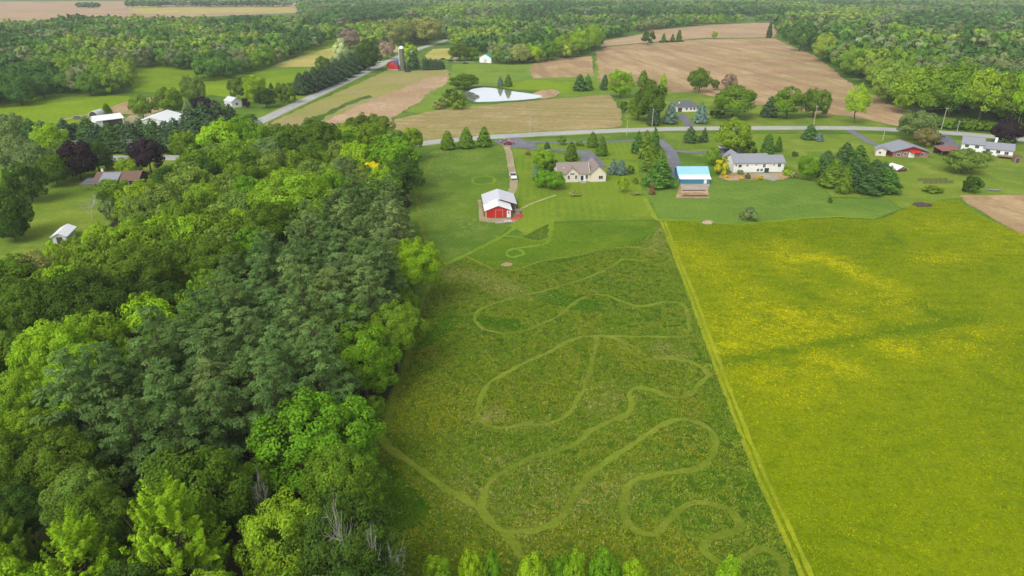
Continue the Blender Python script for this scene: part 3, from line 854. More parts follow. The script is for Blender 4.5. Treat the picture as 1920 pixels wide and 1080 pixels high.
def crop_tufts():
    """buttercups and grass heads standing in the yellow field"""
    rng = np.random.default_rng(9)
    poly = np.array([tuple(G(*q))[:2] for q in BUTTER_PX[:14]] + [tuple(G(*q))[:2] for q in ((1960,560),(2010,1110),(1530,1110),(1496,1080),(1450,970),(1395,832),(1340,686),(1300,578),(1262,478))])
    n = 170000
    P = rng.uniform(poly.min(0), poly.max(0), (n, 2))
    x, y = P[:, 0], P[:, 1]
    ins = np.zeros(n, bool); j = len(poly) - 1
    for i in range(len(poly)):
        xi, yi = poly[i]; xj, yj = poly[j]
        ins ^= ((yi > y) != (yj > y)) & (x < (xj - xi) * (y - yi) / (yj - yi + 1e-12) + xi); j = i
    P = P[ins]
    for line_px in TRACK_PX:
        L = [G(*q) for q in line_px]
        d = np.min([seg_d(P, L[i], L[i+1]) for i in range(len(L)-1)], axis=0)
        P = P[d > 0.55]
    n = len(P)
    fl, dp = stroke_val(P, B_FLOWER), stroke_val(P, B_DAMP)
    c1 = np.array([mnoise.noise(Vector((q[0]*0.22, q[1]*0.5, 4))) for q in P])
    r = rng.random(n)
    col = np.tile(np.array(gl(130,145,3)[:3]), (n, 1))
    col = np.where((c1 > 0.2)[:, None], gl(138,150,6)[:3], col)
    col = np.where((c1 < -0.25)[:, None], gl(106,130,4)[:3], col)
    col = np.where((r < fl * (0.55 + 0.9 * c1))[:, None], gl(192,184,0)[:3], col)
    col = np.where((r < 0.012)[:, None], gl(170,166,8)[:3], col)
    col = np.where((rng.random(n) < dp * 0.85)[:, None], gl(98,124,8)[:3], col)
    col = np.minimum(col * 1.55 * rng.uniform(0.8, 1.2, n)[:, None], 0.9)
    h = rng.uniform(0.08, 0.2, n)
    V = []
    for k in range(2):
        a = rng.uniform(0, 6.283, n); w = rng.uniform(0.10, 0.22, n); ln = rng.uniform(0.15, 0.4, n); a2 = rng.uniform(0, 6.283, n)
        b0 = np.stack([P[:,0] - np.cos(a)*w/2, P[:,1] - np.sin(a)*w/2, np.full(n, 0.065)], 1)
        b1 = np.stack([P[:,0] + np.cos(a)*w/2, P[:,1] + np.sin(a)*w/2, np.full(n, 0.065)], 1)
        t = np.stack([P[:,0] + np.cos(a2)*ln, P[:,1] + np.sin(a2)*ln, 0.065 + h], 1)
        V.append(np.stack([b0, b1, t], 1))
    V = np.stack(V, 1).reshape(-1, 3)
    o = bpy.data.objects.new("buttercups", np_mesh("buttercups", V, np.arange(len(V)).reshape(-1, 3), [M['leaf']], tint=np.repeat(col, 6, 0)))
    C.objects.link(o)
    tag(o, "grass and drifts of yellow buttercups covering the right-hand field", "flowers", kind="stuff")
crop_tufts()

# ------------------------------------------------------------------ buildings
M['white'] = plain_mat("white_siding", (0.80, 0.80, 0.78, 1), 0.6, 0.04, 0.4, ribs=0.35, rib_axis='Z')
M['trim'] = plain_mat("white_trim", (0.82, 0.82, 0.80, 1), 0.5, 0.03)
M['cream'] = plain_mat("cream_siding", (0.72, 0.64, 0.53, 1), 0.6, 0.05, 0.5, ribs=0.3, rib_axis='Z')
M['red_metal'] = plain_mat("red_ribbed_metal", (0.50, 0.030, 0.022, 1), 0.5, 0.12, 0.5, ribs=0.5)
M['red_dark'] = plain_mat("dark_red_boards_and_shade", (0.34, 0.028, 0.022, 1), 0.6, 0.15, 0.8)  # real dark boards, and the painted shade on the pole barn's rear wall
M['white_roof'] = plain_mat("white_metal_roof", (0.78, 0.80, 0.80, 1), 0.4, 0.04, 0.3, ribs=0.9, spec=0.4)
M['grey_roof_metal'] = plain_mat("pale_grey_metal_roof", (0.56, 0.57, 0.61, 1), 0.45, 0.05, 0.3, ribs=0.9, rib_axis='Y', spec=0.4)
M['brown_shingle'] = plain_mat("taupe_shingles", (0.26, 0.21, 0.19, 1), 0.9, 0.16, 1.6, ribs=0.4, rib_axis='Z')
M['grey_shingle'] = plain_mat("grey_shingles", (0.25, 0.26, 0.29, 1), 0.9, 0.14, 1.4, ribs=0.4, rib_axis='Z')
M['dark_shingle'] = plain_mat("charcoal_shingles", (0.12, 0.12, 0.145, 1), 0.9, 0.15, 1.4, ribs=0.4, rib_axis='Z')
M['rust'] = plain_mat("faded_rust_metal", (0.26, 0.10, 0.075, 1), 0.7, 0.15, 0.8)
M['russet'] = plain_mat("russet_shingles", (0.17, 0.10, 0.075, 1), 0.9, 0.2, 1.2, ribs=0.4, rib_axis='Z', dirt=(0.12, 0.08, 0.06, 1))
M['blue_roof'] = plain_mat("pale_blue_metal_roof", (0.27, 0.54, 0.68, 1), 0.45, 0.06, 0.4, ribs=0.9, spec=0.4)
M['blue_wall'] = plain_mat("blue_metal_wall", (0.05, 0.22, 0.36, 1), 0.5, 0.1, 0.5, ribs=0.5)
M['teal'] = plain_mat("teal_metal_roof", (0.03, 0.30, 0.26, 1), 0.5, 0.1, 0.4, ribs=0.9)
M['barn_blue'] = plain_mat("slate_blue_roof", (0.08, 0.11, 0.22, 1), 0.7, 0.15, 0.5)
M['brick'] = plain_mat("tan_brick", (0.30, 0.19, 0.15, 1), 0.9, 0.25, 2.2, ribs=0.25, rib_axis='Z')
M['wood'] = plain_mat("weathered_wood", (0.26, 0.19, 0.13, 1), 0.85, 0.25, 1.5)
M['timber'] = plain_mat("new_timber", (0.52, 0.38, 0.20, 1), 0.8, 0.15, 1.5)
M['dark_wood_and_shade'] = plain_mat("dark_wood_and_shade", (0.07, 0.055, 0.045, 1), 0.85, 0.25, 1.5)  # real dark timber, and the painted shade in openings and the barn porch
M['glass'] = plain_mat("window_glass", (0.035, 0.045, 0.06, 1), 0.08, 0.1, 0.5, spec=0.6)
M['concrete'] = plain_mat("concrete", (0.36, 0.35, 0.32, 1), 0.9, 0.1, 0.8)
M['stave'] = plain_mat("silo_staves", (0.15, 0.16, 0.11, 1), 0.85, 0.2, 0.8, ribs=0.8, rib_axis='Z')
M['galv'] = plain_mat("galvanised_steel", (0.55, 0.56, 0.56, 1), 0.4, 0.08, 0.8)
M['rubber'] = plain_mat("black_rubber", (0.02, 0.02, 0.02, 1), 0.8, 0.1)
M['pole'] = plain_mat("pole_wood", (0.42, 0.38, 0.32, 1), 0.9, 0.2, 1.0)
M['wire'] = plain_mat("wire", (0.30, 0.30, 0.30, 1), 0.6, 0.1)
M['tramp'] = plain_mat("blue_pad", (0.05, 0.25, 0.55, 1), 0.6, 0.1)
M['rock'] = plain_mat("tan_rock", (0.42, 0.33, 0.24, 1), 0.95, 0.3, 1.5)
M['soil'] = plain_mat("dark_soil", (0.085, 0.06, 0.045, 1), 1.0, 0.4, 1.2)
M['purple'] = plain_mat("lilac_paint", (0.25, 0.21, 0.30, 1), 0.5, 0.1)
M['pinkish'] = plain_mat("pale_pink_siding", (0.50, 0.36, 0.34, 1), 0.7, 0.1)

def frame_px(p0, p1):
    a, b = G(*p0), G(*p1)
    d = b - a
    return a, math.atan2(d.y, d.x), d.length

def gable_y(mb, x0, x1, y0, y1, h, pk, z0=0.0):
    xm = (x0 + x1) / 2
    mb.prism([(x0, z0), (x1, z0), (x1, h), (xm, pk), (x0, h)], y0, y1, 'y')
def gable_x(mb, x0, x1, y0, y1, h, pk, z0=0.0):
    ym = (y0 + y1) / 2
    mb.prism([(y0, z0), (y1, z0), (y1, h), (ym, pk), (y0, h)], x0, x1, 'x')
def roof_prof(a0, a1, h, pk, o, th):
    am = (a0 + a1) / 2; s = (pk - h) / (am - a0); e = 0.012
    return [(a0-o, h-s*o+e), (am, pk+e), (a1+o, h-s*o+e), (a1+o, h-s*o+th), (am, pk+th), (a0-o, h-s*o+th)]
def roof_y(mb, x0, x1, y0, y1, h, pk, o=0.4, th=0.18, g=0.35):
    mb.prism(roof_prof(x0, x1, h, pk, o, th), y0-g, y1+g, 'y')
def roof_x(mb, x0, x1, y0, y1, h, pk, o=0.4, th=0.18, g=0.35):
    mb.prism(roof_prof(y0, y1, h, pk, o, th), x0-g, x1+g, 'x')
def shed_roof(mb, x0, x1, y0, y1, z0, z1, th=0.12):
    mb.add([(x0,y0,z0),(x1,y0,z0),(x1,y1,z1),(x0,y1,z1),(x0,y0,z0+th),(x1,y0,z0+th),(x1,y1,z1+th),(x0,y1,z1+th)],
           [(0,3,2,1),(4,5,6,7),(0,1,5,4),(1,2,6,5),(2,3,7,6),(3,0,4,7)])
def window(par, x, z, w, h, y=0.0, trim='trim', name='window', side=None):
    """frame proud of the wall with a pane in it; side: on the wall x = const instead, looking along -x or +x"""
    f = MB(); t = 0.09
    if side is None:
        f.box(x-w/2-t, x+w/2+t, y-0.05, y-0.003, z-t, z+h+t)
        o = f.build(name, M[trim], par)
        p = MB(); p.box(x-w/2, x-0.03, y-0.07, y-0.052, z, z+h); p.box(x+0.03, x+w/2, y-0.07, y-0.052, z, z+h)
    else:
        s = side
        a, b_ = sorted((x, x + s*0.05)); 
        f.box(a + (0.003 if s > 0 else 0), b_ - (0.003 if s < 0 else 0), y-w/2-t, y+w/2+t, z-t, z+h+t)
        o = f.build(name, M[trim], par)
        a, b_ = sorted((x + s*0.052, x + s*0.07))
        p = MB(); p.box(a, b_, y-w/2, y+w/2, z, z+h)
    p.build('pane', M['glass'], o)
    return o
def door(par, x, w, h, y=0.0, mat='trim', z=0.02, handle=True, name='door'):
    d = MB(); d.box(x-w/2, x+w/2, y-0.06, y-0.003, z, z+h)
    o = d.build(name, M[mat], par)
    if handle:
        k = MB(); k.box(x+w*0.32, x+w*0.40, y-0.10, y-0.062, z+h*0.46, z+h*0.52); k.build('handle', M['dark_wood_and_shade'], o)
    return o
def part(par, name, mat, fn):
    b = MB(); fn(b); return b.build(name, M[mat], par)

# --- red pole barn
a, rz, W = frame_px((911, 409), (958.5, 407.5))
r = empty("pole_barn", a, rz, "red metal pole barn with a white roof at the end of the gravel drive", "barn")
W0 = W - 0.15
def f(b):
    gable_y(b, 0, W0, 0, 6.0, 2.35, 3.72)
part(r, "wall", 'red_metal', f)
part(r, "rear_wall", 'red_dark', lambda b: gable_y(b, 0.02, W+1.9, 6.02, 15.2, 2.4, 3.98))  # same red wall, darkened to paint in the shade under the roof edge
part(r, "front_roof", 'white_roof', lambda b: roof_y(b, 0, W0, 0, 5.9, 2.35, 3.72, 0.45, 0.14, 0.4))
rr = part(r, "rear_roof", 'grey_roof_metal', lambda b: roof_y(b, 0.02, W+1.9, 6.15, 15.2, 2.4, 3.98, 0.4, 0.14, 0.95))
d = part(r, "sliding_door", 'red_metal', lambda b: b.box(2.9, 4.9, -0.09, -0.004, 0.05, 2.35))
part(d, "door_trim", 'pinkish', lambda b: (b.box(2.78, 2.9, -0.10, -0.004, 0.05, 2.45), b.box(4.9, 5.02, -0.10, -0.004, 0.05, 2.45), b.box(2.9, 4.9, -0.10, -0.092, 2.35, 2.45)))
for q in (-0.03, W0-0.12): part(r, "corner_trim", 'trim', lambda b: b.box(q, q+0.15, -0.04, -0.003, 0, 2.3))
door(r, W0-0.62, 1.0, 2.05)
door(r, W0-0.62, 0.35, 0.5, -0.062, 'glass', 1.25, False, 'door_window')
part(r, "porch", 'wood', lambda b: (b.box(W0+0.1, W0+2.0, 1.0, 5.9, 0.02, 0.14), b.box(W0+1.8, W0+1.95, 1.1, 1.25, 0.14, 2.4), b.box(W0+1.8, W0+1.95, 5.6, 5.75, 0.14, 2.5)))
part(r, "porch_shade_panel", 'dark_wood_and_shade', lambda b: b.box(W0+0.1, W+1.8, 5.85, 6.0, 0.1, 2.4))  # dark sheet that paints the shade inside the open porch
fill("gravel_pad", [(896,375),(902,375),(907,407),(920,410),(957,410),(965,408),(978,405),(972,414),(925,418),(899,415)], 0.086, M['gravel'], 0.15)
fill("concrete_pad", [(927,411),(960,410),(966,417),(929,420)], 0.118, M['paver'], 0.05)
fill("mulch_bed", [(957,411),(972,402),(980,402),(982,406),(974,412),(962,414)], 0.122, M['mulch_red'], 0.15, smooth=True)
fill("patio", [(958,402),(964,392),(976,392),(980,402),(970,404)], 0.116, M['paver'], 0.1)
a = G(952.5, 417)
t = empty("bench", a, rz, "low white bench standing on the pad in front of the red barn", "bench")
part(t, "seat", 'trim', lambda b: b.box(-1.1, 1.1, -0.22, 0.22, 0.38, 0.46))
for s in (-0.9, 0.9): part(t, "leg", 'trim', lambda b: b.box(s-0.05, s+0.05, -0.2, 0.2, 0.12, 0.38))
a = G(970, 398)
t = empty("outdoor_table", a, rz + 0.2, "brown outdoor table on the patio beside the red barn", "table")
part(t, "tabletop", 'wood', lambda b: b.box(-0.9, 0.9, -0.5, 0.5, 0.70, 0.76))
for sx in (-0.75, 0.75):
    for sy in (-0.38, 0.38): part(t, "leg", 'wood', lambda b: b.box(sx-0.05, sx+0.05, sy-0.05, sy+0.05, 0.117, 0.70))
for k, (px, py, lb) in enumerate([(963.5, 399, "dark patio chair between the barn wall and the outdoor table"), (976, 401, "dark patio chair at the mulch side of the outdoor table")]):
    t = empty("patio_chair", G(px, py), rz + (1.4 if k == 0 else -1.4), lb, "chair")
    part(t, "seat", 'dark_wood_and_shade', lambda b: b.box(-0.28, 0.28, -0.28, 0.28, 0.40, 0.46))
    part(t, "backrest", 'dark_wood_and_shade', lambda b: b.box(-0.28, 0.28, 0.24, 0.29, 0.46, 1.0))
    for sx in (-0.23, 0.23):
        for sy in (-0.23, 0.23): part(t, "leg", 'dark_wood_and_shade', lambda b: b.box(sx-0.03, sx+0.03, sy-0.03, sy+0.03, 0.117, 0.40))

# --- cream house
a, rz, W = frame_px((1046.5, 341.5), (1135, 339.5))
r = empty("cream_house", a, rz, "cream house with a taupe shingle roof and two front gables", "house")
xr = W * 0.67
def f(b):
    gable_x(b, 0, xr, 0, 8.0, 2.95, 5.7); gable_y(b, xr+0.01, W, -0.6, 11.5, 2.9, 5.5); gable_y(b, W*0.16, W*0.425, -0.5, -0.005, 2.95, 5.0)
part(r, "wall", 'cream', f)
def f(b):
    roof_x(b, 0, xr - 0.5, 0, 8.0, 2.95, 5.7, 0.4, 0.18, 0.3)
    roof_y(b, xr+0.01, W, -0.6, 11.5, 2.9, 5.5, 0.4, 0.185, 0.35)
    roof_y(b, W*0.16, W*0.425, -0.5, 3.0, 2.95, 5.0, 0.3, 0.21, 0.3)
rf = part(r, "roof", 'brown_shingle', f)
part(rf, "vent", 'trim', lambda b: b.box(2.0, 2.3, 1.8, 2.1, 3.9, 4.55))
part(r, "rake_trim", 'trim', lambda b: b.box(-0.42, -0.31, -0.3, 8.3, 2.75, 2.93))
for x, w in ((W*0.215, 0.7), (W*0.37, 0.7)): window(r, x, 1.1, w, 1.3, -0.5)
window(r, W*0.29, 2.65, 1.5, 0.5, -0.5, name='arched_window')
window(r, W*0.89, 1.0, 1.4, 1.1, -0.6)
window(r, W*0.60, 1.0, 0.8, 1.3, 0.0)
door(r, W*0.50, 1.9, 2.3, 0.0)
door(r, W*0.50, 1.0, 1.6, -0.062, 'glass', 0.5, False, 'door_pane')
st = part(r, "stoop", 'concrete', lambda b: (b.box(W*0.45, W*0.57, -1.9, -0.07, 0.0, 0.3), b.box(W*0.47, W*0.55, -2.3, -1.91, 0.0, 0.15)))
for x in (0.455, 0.565): part(st, "railing", 'trim', lambda b: b.box(W*x-0.03, W*x+0.03, -1.85, -0.1, 0.3, 1.2))

# --- blue shed with garden boxes
a, rz, W = frame_px((1275, 344), (1331, 344))
r = empty("blue_shed", a, rz, "blue metal shed with a pale blue roof over a white lean-to", "shed")
def f(b):
    gable_x(b, 0, W, 3.0, 9.0, 2.5, 4.3); b.prism([(0.0, 0.0), (2.99, 0.0), (2.99, 2.25), (0.0, 1.55)], 0.03, W-0.03, 'x')
part(r, "wall", 'blue_wall', f)
part(r, "roof", 'blue_roof', lambda b: roof_x(b, 0, W, 3.0, 9.0, 2.5, 4.3, 0.3, 0.16, 0.4))
part(r, "lean_to_roof", 'white_roof', lambda b: shed_roof(b, -0.3, W+0.3, -0.35, 2.85, 1.5, 2.3))
door(r, W*0.84, 0.95, 1.5)
for x in (-0.06, W+0.06): part(r, "gable_trim", 'trim', lambda b: b.box(x-0.05, x+0.05, 2.4, 2.55, 0.0, 2.3))
fill("gravel_pad", [(1268,372),(1271,355),(1276,345),(1331,345),(1328,356),(1330,372)], 0.084, M['tan_dirt'], 0.15)
fill("concrete_pad", [(1276,346),(1331,346),(1326,356),(1277,356)], 0.118, M['paver'], 0.08)
for k, (p0, p1, lb) in enumerate([((1279, 361), (1325, 361), "long low garden box on the sand behind the slab of the blue shed"), ((1281, 370.5), (1329, 370.5), "dark edged garden box at the lawn end of the sand by the blue shed")]):
    a, rz2, w = frame_px(p0, p1)
    t = empty("garden_box", a, rz2, lb, "planter", "garden boxes in front of the blue shed")
    part(t, "frame", 'timber' if k == 0 else 'wood', lambda b: (b.box(0, w, 0, 0.12, 0.08, 0.5), b.box(0, w, 1.6, 1.72, 0.08, 0.5), b.box(0, 0.12, 0.121, 1.599, 0.08, 0.5), b.box(w-0.12, w, 0.121, 1.599, 0.08, 0.5)))
    part(t, "bed", 'soil', lambda b: b.box(0.125, w-0.125, 0.125, 1.595, 0.08, 0.42))

# --- white walk-out ranch house
a, rz, W = frame_px((1374, 323.5), (1469, 322.5))
r = empty("ranch_house", a, rz, "long white ranch house with a grey roof behind yellow shrubs", "house")
H1 = 3.6
def f(b):
    gable_x(b, 0, W*0.70, 0, 8.4, H1, 5.75); gable_x(b, W*0.70+0.01, W, 0.15, 7.2, H1, 5.35); gable_y(b, 0.2, 5.8, 8.41, 13.0, 3.0, 5.4)
part(r, "wall", 'white', f)
def f(b):
    roof_x(b, 0, W*0.70, 0, 8.4, H1, 5.75, 0.45, 0.18, 0.3); roof_x(b, W*0.70+0.36, W, 0.15, 7.2, H1, 5.35, 0.45, 0.17, 0.34); roof_y(b, 0.2, 5.8, 5.6, 13.0, 3.0, 5.4, 0.4, 0.2, 0.3)
part(r, "roof", 'grey_shingle', f)
for x, w, h, z in ((0.05, .5, .7, 2.3), (0.125, 1.1, 1.0, 1.9), (0.27, .6, .7, 2.2), (0.44, .5, .5, 2.5), (0.60, .9, 1.2, 1.8), (0.79, .5, .5, 2.5)): window(r, W*x, z, w, h)
window(r, W*0.90, 1.9, 1.1, 1.1, 0.15)
for x in (0.49, 0.56): window(r, W*x, 0.4, 0.8, 0.9)
door(r, W*0.66, 1.6, 1.5, 0.0, 'glass', 0.05, False, 'patio_door')
fill("mulch_bed", [(1346,333),(1352,325),(1375,324),(1425,325),(1470,323.5),(1484,330),(1468,337),(1440,337),(1400,338),(1366,339)], 0.084, M['tan_dirt'], 0.2)
fill("patio", [(1420,326),(1452,325),(1462,336),(1450,340),(1438,337)], 0.09, M['paver'], 0.1)

# --- hip-roofed house beyond the road
a, rz, W = frame_px((1269, 209.5), (1312, 209))
r = empty("hip_roof_house", a, rz, "white house with a charcoal hip roof between spruces beyond the road", "house")
part(r, "wall", 'white', lambda b: b.box(0, W, 0, 9.5, 0, 2.5))
def f(b):
    o = 0.5; z = 2.52; b.add([(-o,-o,z),(W+o,-o,z),(W+o,10,z),(-o,10,z),(4.4,4.75,5.1),(W-4.4,4.75,5.1)], [(0,1,5,4),(1,2,5),(2,3,4,5),(3,0,4),(3,2,1,0)])
part(r, "roof", 'dark_shingle', f)
part(r, "garage_shade_panel", 'dark_wood_and_shade', lambda b: b.box(0.5, 2.7, -0.05, -0.003, 0.03, 2.0))  # flat dark panel painting the shade inside the garage; the wall is solid
for x in (0.42, 0.6, 0.75, 0.9): window(r, W*x, 0.9, 1.1, 1.1)
part(r, "chimney", 'trim', lambda b: b.box(1.6, 2.2, 3.0, 3.6, 2.9, 4.5))

# --- brick house
a, rz, W = frame_px((1673, 295), (1740, 296))
r = empty("brick_house", a, rz, "tan brick house with a grey gable roof and red awning", "house")
part(r, "wall", 'brick', lambda b: gable_y(b, 0, W, 0, 11.0, 2.35, 4.4))
part(r, "roof", 'grey_shingle', lambda b: roof_y(b, 0, W, 0, 11.0, 2.35, 4.4, 0.8, 0.2, 0.8))
part(r, "gable_board", 'red_dark', lambda b: b.prism([(W*0.08, 2.42), (W*0.92, 2.42), (W*0.5, 4.2)], -0.06, -0.004, 'y'))
part(r, "awning", 'red_metal', lambda b: shed_roof(b, W*0.46, W*0.74, -1.3, -0.065, 2.1, 2.7))
part(r, "side_board", 'red_dark', lambda b: b.box(-0.06, -0.004, 0.5, 10.5, 0.05, 2.0))
door(r, W*0.52, 2.2, 1.9, 0.0, 'trim', 0.02, False, 'garage_door')
window(r, W*0.16, 0.5, 1.2, 1.0); window(r, W*0.34, 0.8, 0.9, 1.1); window(r, W*0.82, 0.8, 1.1, 1.1)
a, rz, W = frame_px((1641, 291.5), (1660, 293))
r = empty("garden_shed", a, rz, "small cream garden shed at the left corner of the brick house", "shed")
part(r, "wall", 'cream', lambda b: gable_y(b, 0, W, 0, 6.0, 2.2, 3.2)); part(r, "roof", 'grey_shingle', lambda b: roof_y(b, 0, W, 0, 6.0, 2.2, 3.2, 0.3, 0.15, 0.3))
window(r, W*0.4, 0.9, 0.8, 0.8)
a, rz, W = frame_px((1681, 323), (1703, 322))
r = empty("chicken_coop", a, rz + 0.15, "low white-roofed coop on the grass before the brick house", "coop")
part(r, "wall", 'wood', lambda b: gable_y(b, 0, W, 0, 5.0, 0.9, 2.0)); part(r, "roof", 'white_roof', lambda b: roof_y(b, 0, W, 0, 5.0, 0.9, 2.0, 0.3, 0.1, 0.3))
part(r, "nest_box", 'red_dark', lambda b: b.box(-1.2, -0.35, 2.2, 4.2, 0, 1.4))
part(r, "mesh_front", 'dark_wood_and_shade', lambda b: b.box(0.4, W-0.4, -0.06, -0.004, 0.05, 0.85))

# --- white house at the far right
a, rz, W = frame_px((1800, 286), (1897, 296))
r = empty("split_level_house", a, rz, "white split-level house with grey roofs next to the purple-leaved tree", "house")
part(r, "wall", 'white', lambda b: (gable_x(b, 0, W*0.42, 0.8, 9.5, 3.7, 5.6), gable_x(b, W*0.42+0.01, W, 0, 8.0, 2.8, 4.5)))
part(r, "roof", 'grey_shingle', lambda b: (roof_x(b, 0, W*0.42, 0.8, 9.5, 3.7, 5.6, 0.45, 0.18, 0.35), roof_x(b, W*0.42+0.4, W, 0, 8.0, 2.8, 4.5, 0.45, 0.17, 0.36)))
for x, z, y in ((0.10, 2.2, 0.8), (0.30, 2.2, 0.8), (0.52, 1.3, 0), (0.72, 1.2, 0), (0.88, 1.0, 0)): window(r, W*x, z, 1.3, 1.1, y)
part(r, "chimney", 'trim', lambda b: b.box(W*0.62, W*0.62+0.9, 5.0, 5.9, 3.4, 6.2))
part(r, "deck", 'wood', lambda b: (b.box(W*0.72, W*1.02, -3.2, -0.1, 0.7, 0.85), b.box(W*0.73, W*0.74, -3.1, -3.0, 0, 0.7), b.box(W*1.0, W*1.01, -3.1, -3.0, 0, 0.7)))
a, rz, W = frame_px((1901, 305), (1913, 306))
r = empty("garden_shed", a, rz, "brown wooden shed at the right edge past the deck of the white house", "shed")
part(r, "wall", 'wood', lambda b: gable_y(b, 0, W, 0, 3.0, 2.0, 2.7)); part(r, "roof", 'russet', lambda b: roof_y(b, 0, W, 0, 3.0, 2.0, 2.7, 0.25, 0.12, 0.25)); door(r, W/2, 1.1, 1.7, 0, 'dark_wood_and_shade')
a, rz, W = frame_px((1764, 293.5), (1800, 293.5))
r = empty("carport", a, rz, "open carport with a faded red roof beside the white split-level house", "carport")
part(r, "roof", 'rust', lambda b: shed_roof(b, -0.3, W+0.3, -0.4, 6.3, 2.2, 2.75))
for x in (0.1, W/2, W-0.1):
    for y in (0.1, 5.9): part(r, "post", 'wood', lambda b: b.box(x-0.07, x+0.07, y-0.07, y+0.07, 0, 2.2 + y*0.08))
part(r, "back_wall", 'dark_wood_and_shade', lambda b: b.box(0.2, W-0.2, 6.0, 6.1, 0, 2.6))
t = empty("trampoline", G(1794, 301), 0, "round trampoline with a bright blue pad under the olive tree", "trampoline")
part(t, "pad", 'tramp', lambda b: b.lathe([(1.5, 0.86), (2.1, 0.86), (2.1, 0.93), (1.5, 0.93)], 24)); part(t, "mat", 'rubber', lambda b: b.lathe([(0.01, 0.88), (1.5, 0.885)], 24))
for k in range(6): part(t, "leg", 'galv', lambda b: b.tube([(2*math.cos(k*1.047), 2*math.sin(k*1.047), 0), (2*math.cos(k*1.047), 2*math.sin(k*1.047), 0.86)], [0.04, 0.04], 6))

# --- left side: brown house, farm buildings
a, rz, W = frame_px((180, 354), (262, 351.5))
r = empty("brown_house", a, rz, "russet-roofed house with a grey porch roof among trees at the left", "house")
part(r, "wall", 'dark_wood_and_shade', lambda b: gable_x(b, 0, W, 0, 8.5, 2.6, 4.5)); part(r, "roof", 'russet', lambda b: roof_x(b, 0, W, 0, 8.5, 2.6, 4.5, 0.5, 0.18, 0.4))
part(r, "porch_roof", 'grey_shingle', lambda b: shed_roof(b, W*0.14, W*0.56, -2.2, 3.6, 2.35, 4.42)); part(r, "carport_roof", 'dark_shingle', lambda b: shed_roof(b, -3.6, W*0.12, -2.6, 4.0, 2.2, 2.6))
for x in (-3.4, -0.6): part(r, "post", 'wood', lambda b: b.box(x-0.08, x+0.08, -2.4, -2.24, 0, 2.2))
window(r, W*0.72, 0.9, 1.3, 1.2); window(r, W*0.9, 0.9, 1.0, 1.2); part(r, "chimney", 'trim', lambda b: b.box(0.6, 1.2, 5.2, 5.8, 3.6, 5.3))
a, rz, W = frame_px((101, 458), (124, 458))
r = empty("tin_shed", a, rz + 0.25, "shed with a bright white tin roof at the edge of the left wood", "shed")
part(r, "wall", 'galv', lambda b: gable_y(b, 0, W, 0, 7.5, 2.1, 2.9)); part(r, "roof", 'white_roof', lambda b: roof_y(b, 0, W, 0, 7.5, 2.1, 2.9, 0.5, 0.1, 0.4)); door(r, W/2, 1.4, 1.8, 0, 'dark_wood_and_shade')
a, rz, W = G(172, 234.5), math.radians(-45), 8.0
r = empty("machine_shed", a, rz, "white machine shed with a dark open side beyond the pine row", "shed")
part(r, "wall", 'white', lambda b: gable_y(b, 0, W, 0, 12.0, 3.0, 4.6)); part(r, "roof", 'white_roof', lambda b: roof_y(b, 0, W, 0, 12.0, 3.0, 4.6, 0.5, 0.15, 0.4)); part(r, "bay_shade_panel", 'dark_wood_and_shade', lambda b: b.box(W+0.004, W+0.06, 3.0, 11.5, 0.05, 2.7))  # dark panel on the long wall paints the shade of the open side
a, rz, W = frame_px((252, 243), (322, 242))
r = empty("white_barn", a, rz, "wide low barn with a white gable roof behind the pine row", "barn")
part(r, "wall", 'white', lambda b: gable_y(b, 0, W, 0, 20.0, 2.8, 5.4)); part(r, "roof", 'white_roof', lambda b: roof_y(b, 0, W, 0, 20.0, 2.8, 5.4, 0.6, 0.15, 0.4)); door(r, W/2, 3.6, 2.6, 0, 'galv')
a, rz, W = frame_px((166, 219), (181, 220))
r = empty("hoop_shed", a, rz + 0.25, "small arched hoop shed with a dark mouth at the field edge", "shed")
arc = [(W/2 - W/2*math.cos(t), W/2*math.sin(t)*1.1) for t in np.linspace(0, math.pi, 13)]
part(r, "cover", 'galv', lambda b: b.prism(arc[::-1], 0, 7.0, 'y')); part(r, "mouth", 'dark_wood_and_shade', lambda b: b.prism([(W/2 + (x-W/2)*0.88, z*0.9+0.02) for x, z in arc[::-1]], -0.05, -0.004, 'y'))  # dark sheet over the front end paints the shade inside the hoop
a, rz, W = frame_px((436, 203), (454, 200.5))
r = empty("cottage", a, rz, "small cottage with a pale grey roof half hidden by dark pines", "house")
part(r, "wall", 'white', lambda b: gable_y(b, 0, W, 0, 8.0, 3.4, 5.2)); part(r, "roof", 'grey_roof_metal', lambda b: roof_y(b, 0, W, 0, 8.0, 3.4, 5.2, 0.4, 0.16, 0.4)); window(r, W*0.5, 1.4, 1.2, 1.2)

# --- red gambrel barn and silo
a, rz, W = frame_px((726, 131.5), (746, 132.5))
r = empty("gambrel_barn", a, rz, "bright red gambrel barn with a blue roof below the silo", "barn")
gp = [(0, 0.9), (W, 0.9), (W, 3.2), (W*0.86, 5.6), (W/2, 7.0), (W*0.14, 5.6), (0, 3.2)]
part(r, "wall", 'red_metal', lambda b: b.prism(gp, 0, 13.0, 'y')); part(r, "base_wall", 'concrete', lambda b: b.box(-0.05, W+0.05, -0.05, 13.05, 0, 0.89))
up = [(W+0.4, 3.0), (W*0.86+0.06, 5.68), (W/2, 7.12), (W*0.14-0.06, 5.68), (-0.4, 3.0)]; dn = [(-0.25, 3.0), (W*0.14, 5.62), (W/2, 7.02), (W*0.86, 5.62), (W+0.25, 3.0)]
part(r, "roof", 'barn_blue', lambda b: b.prism(up[::-1] + dn[::-1], -0.4, 13.4, 'y')); door(r, W/2, 2.6, 2.6, 0, 'red_dark', 0.92, False, 'hay_door'); window(r, W/2, 4.6, 0.9, 0.9)
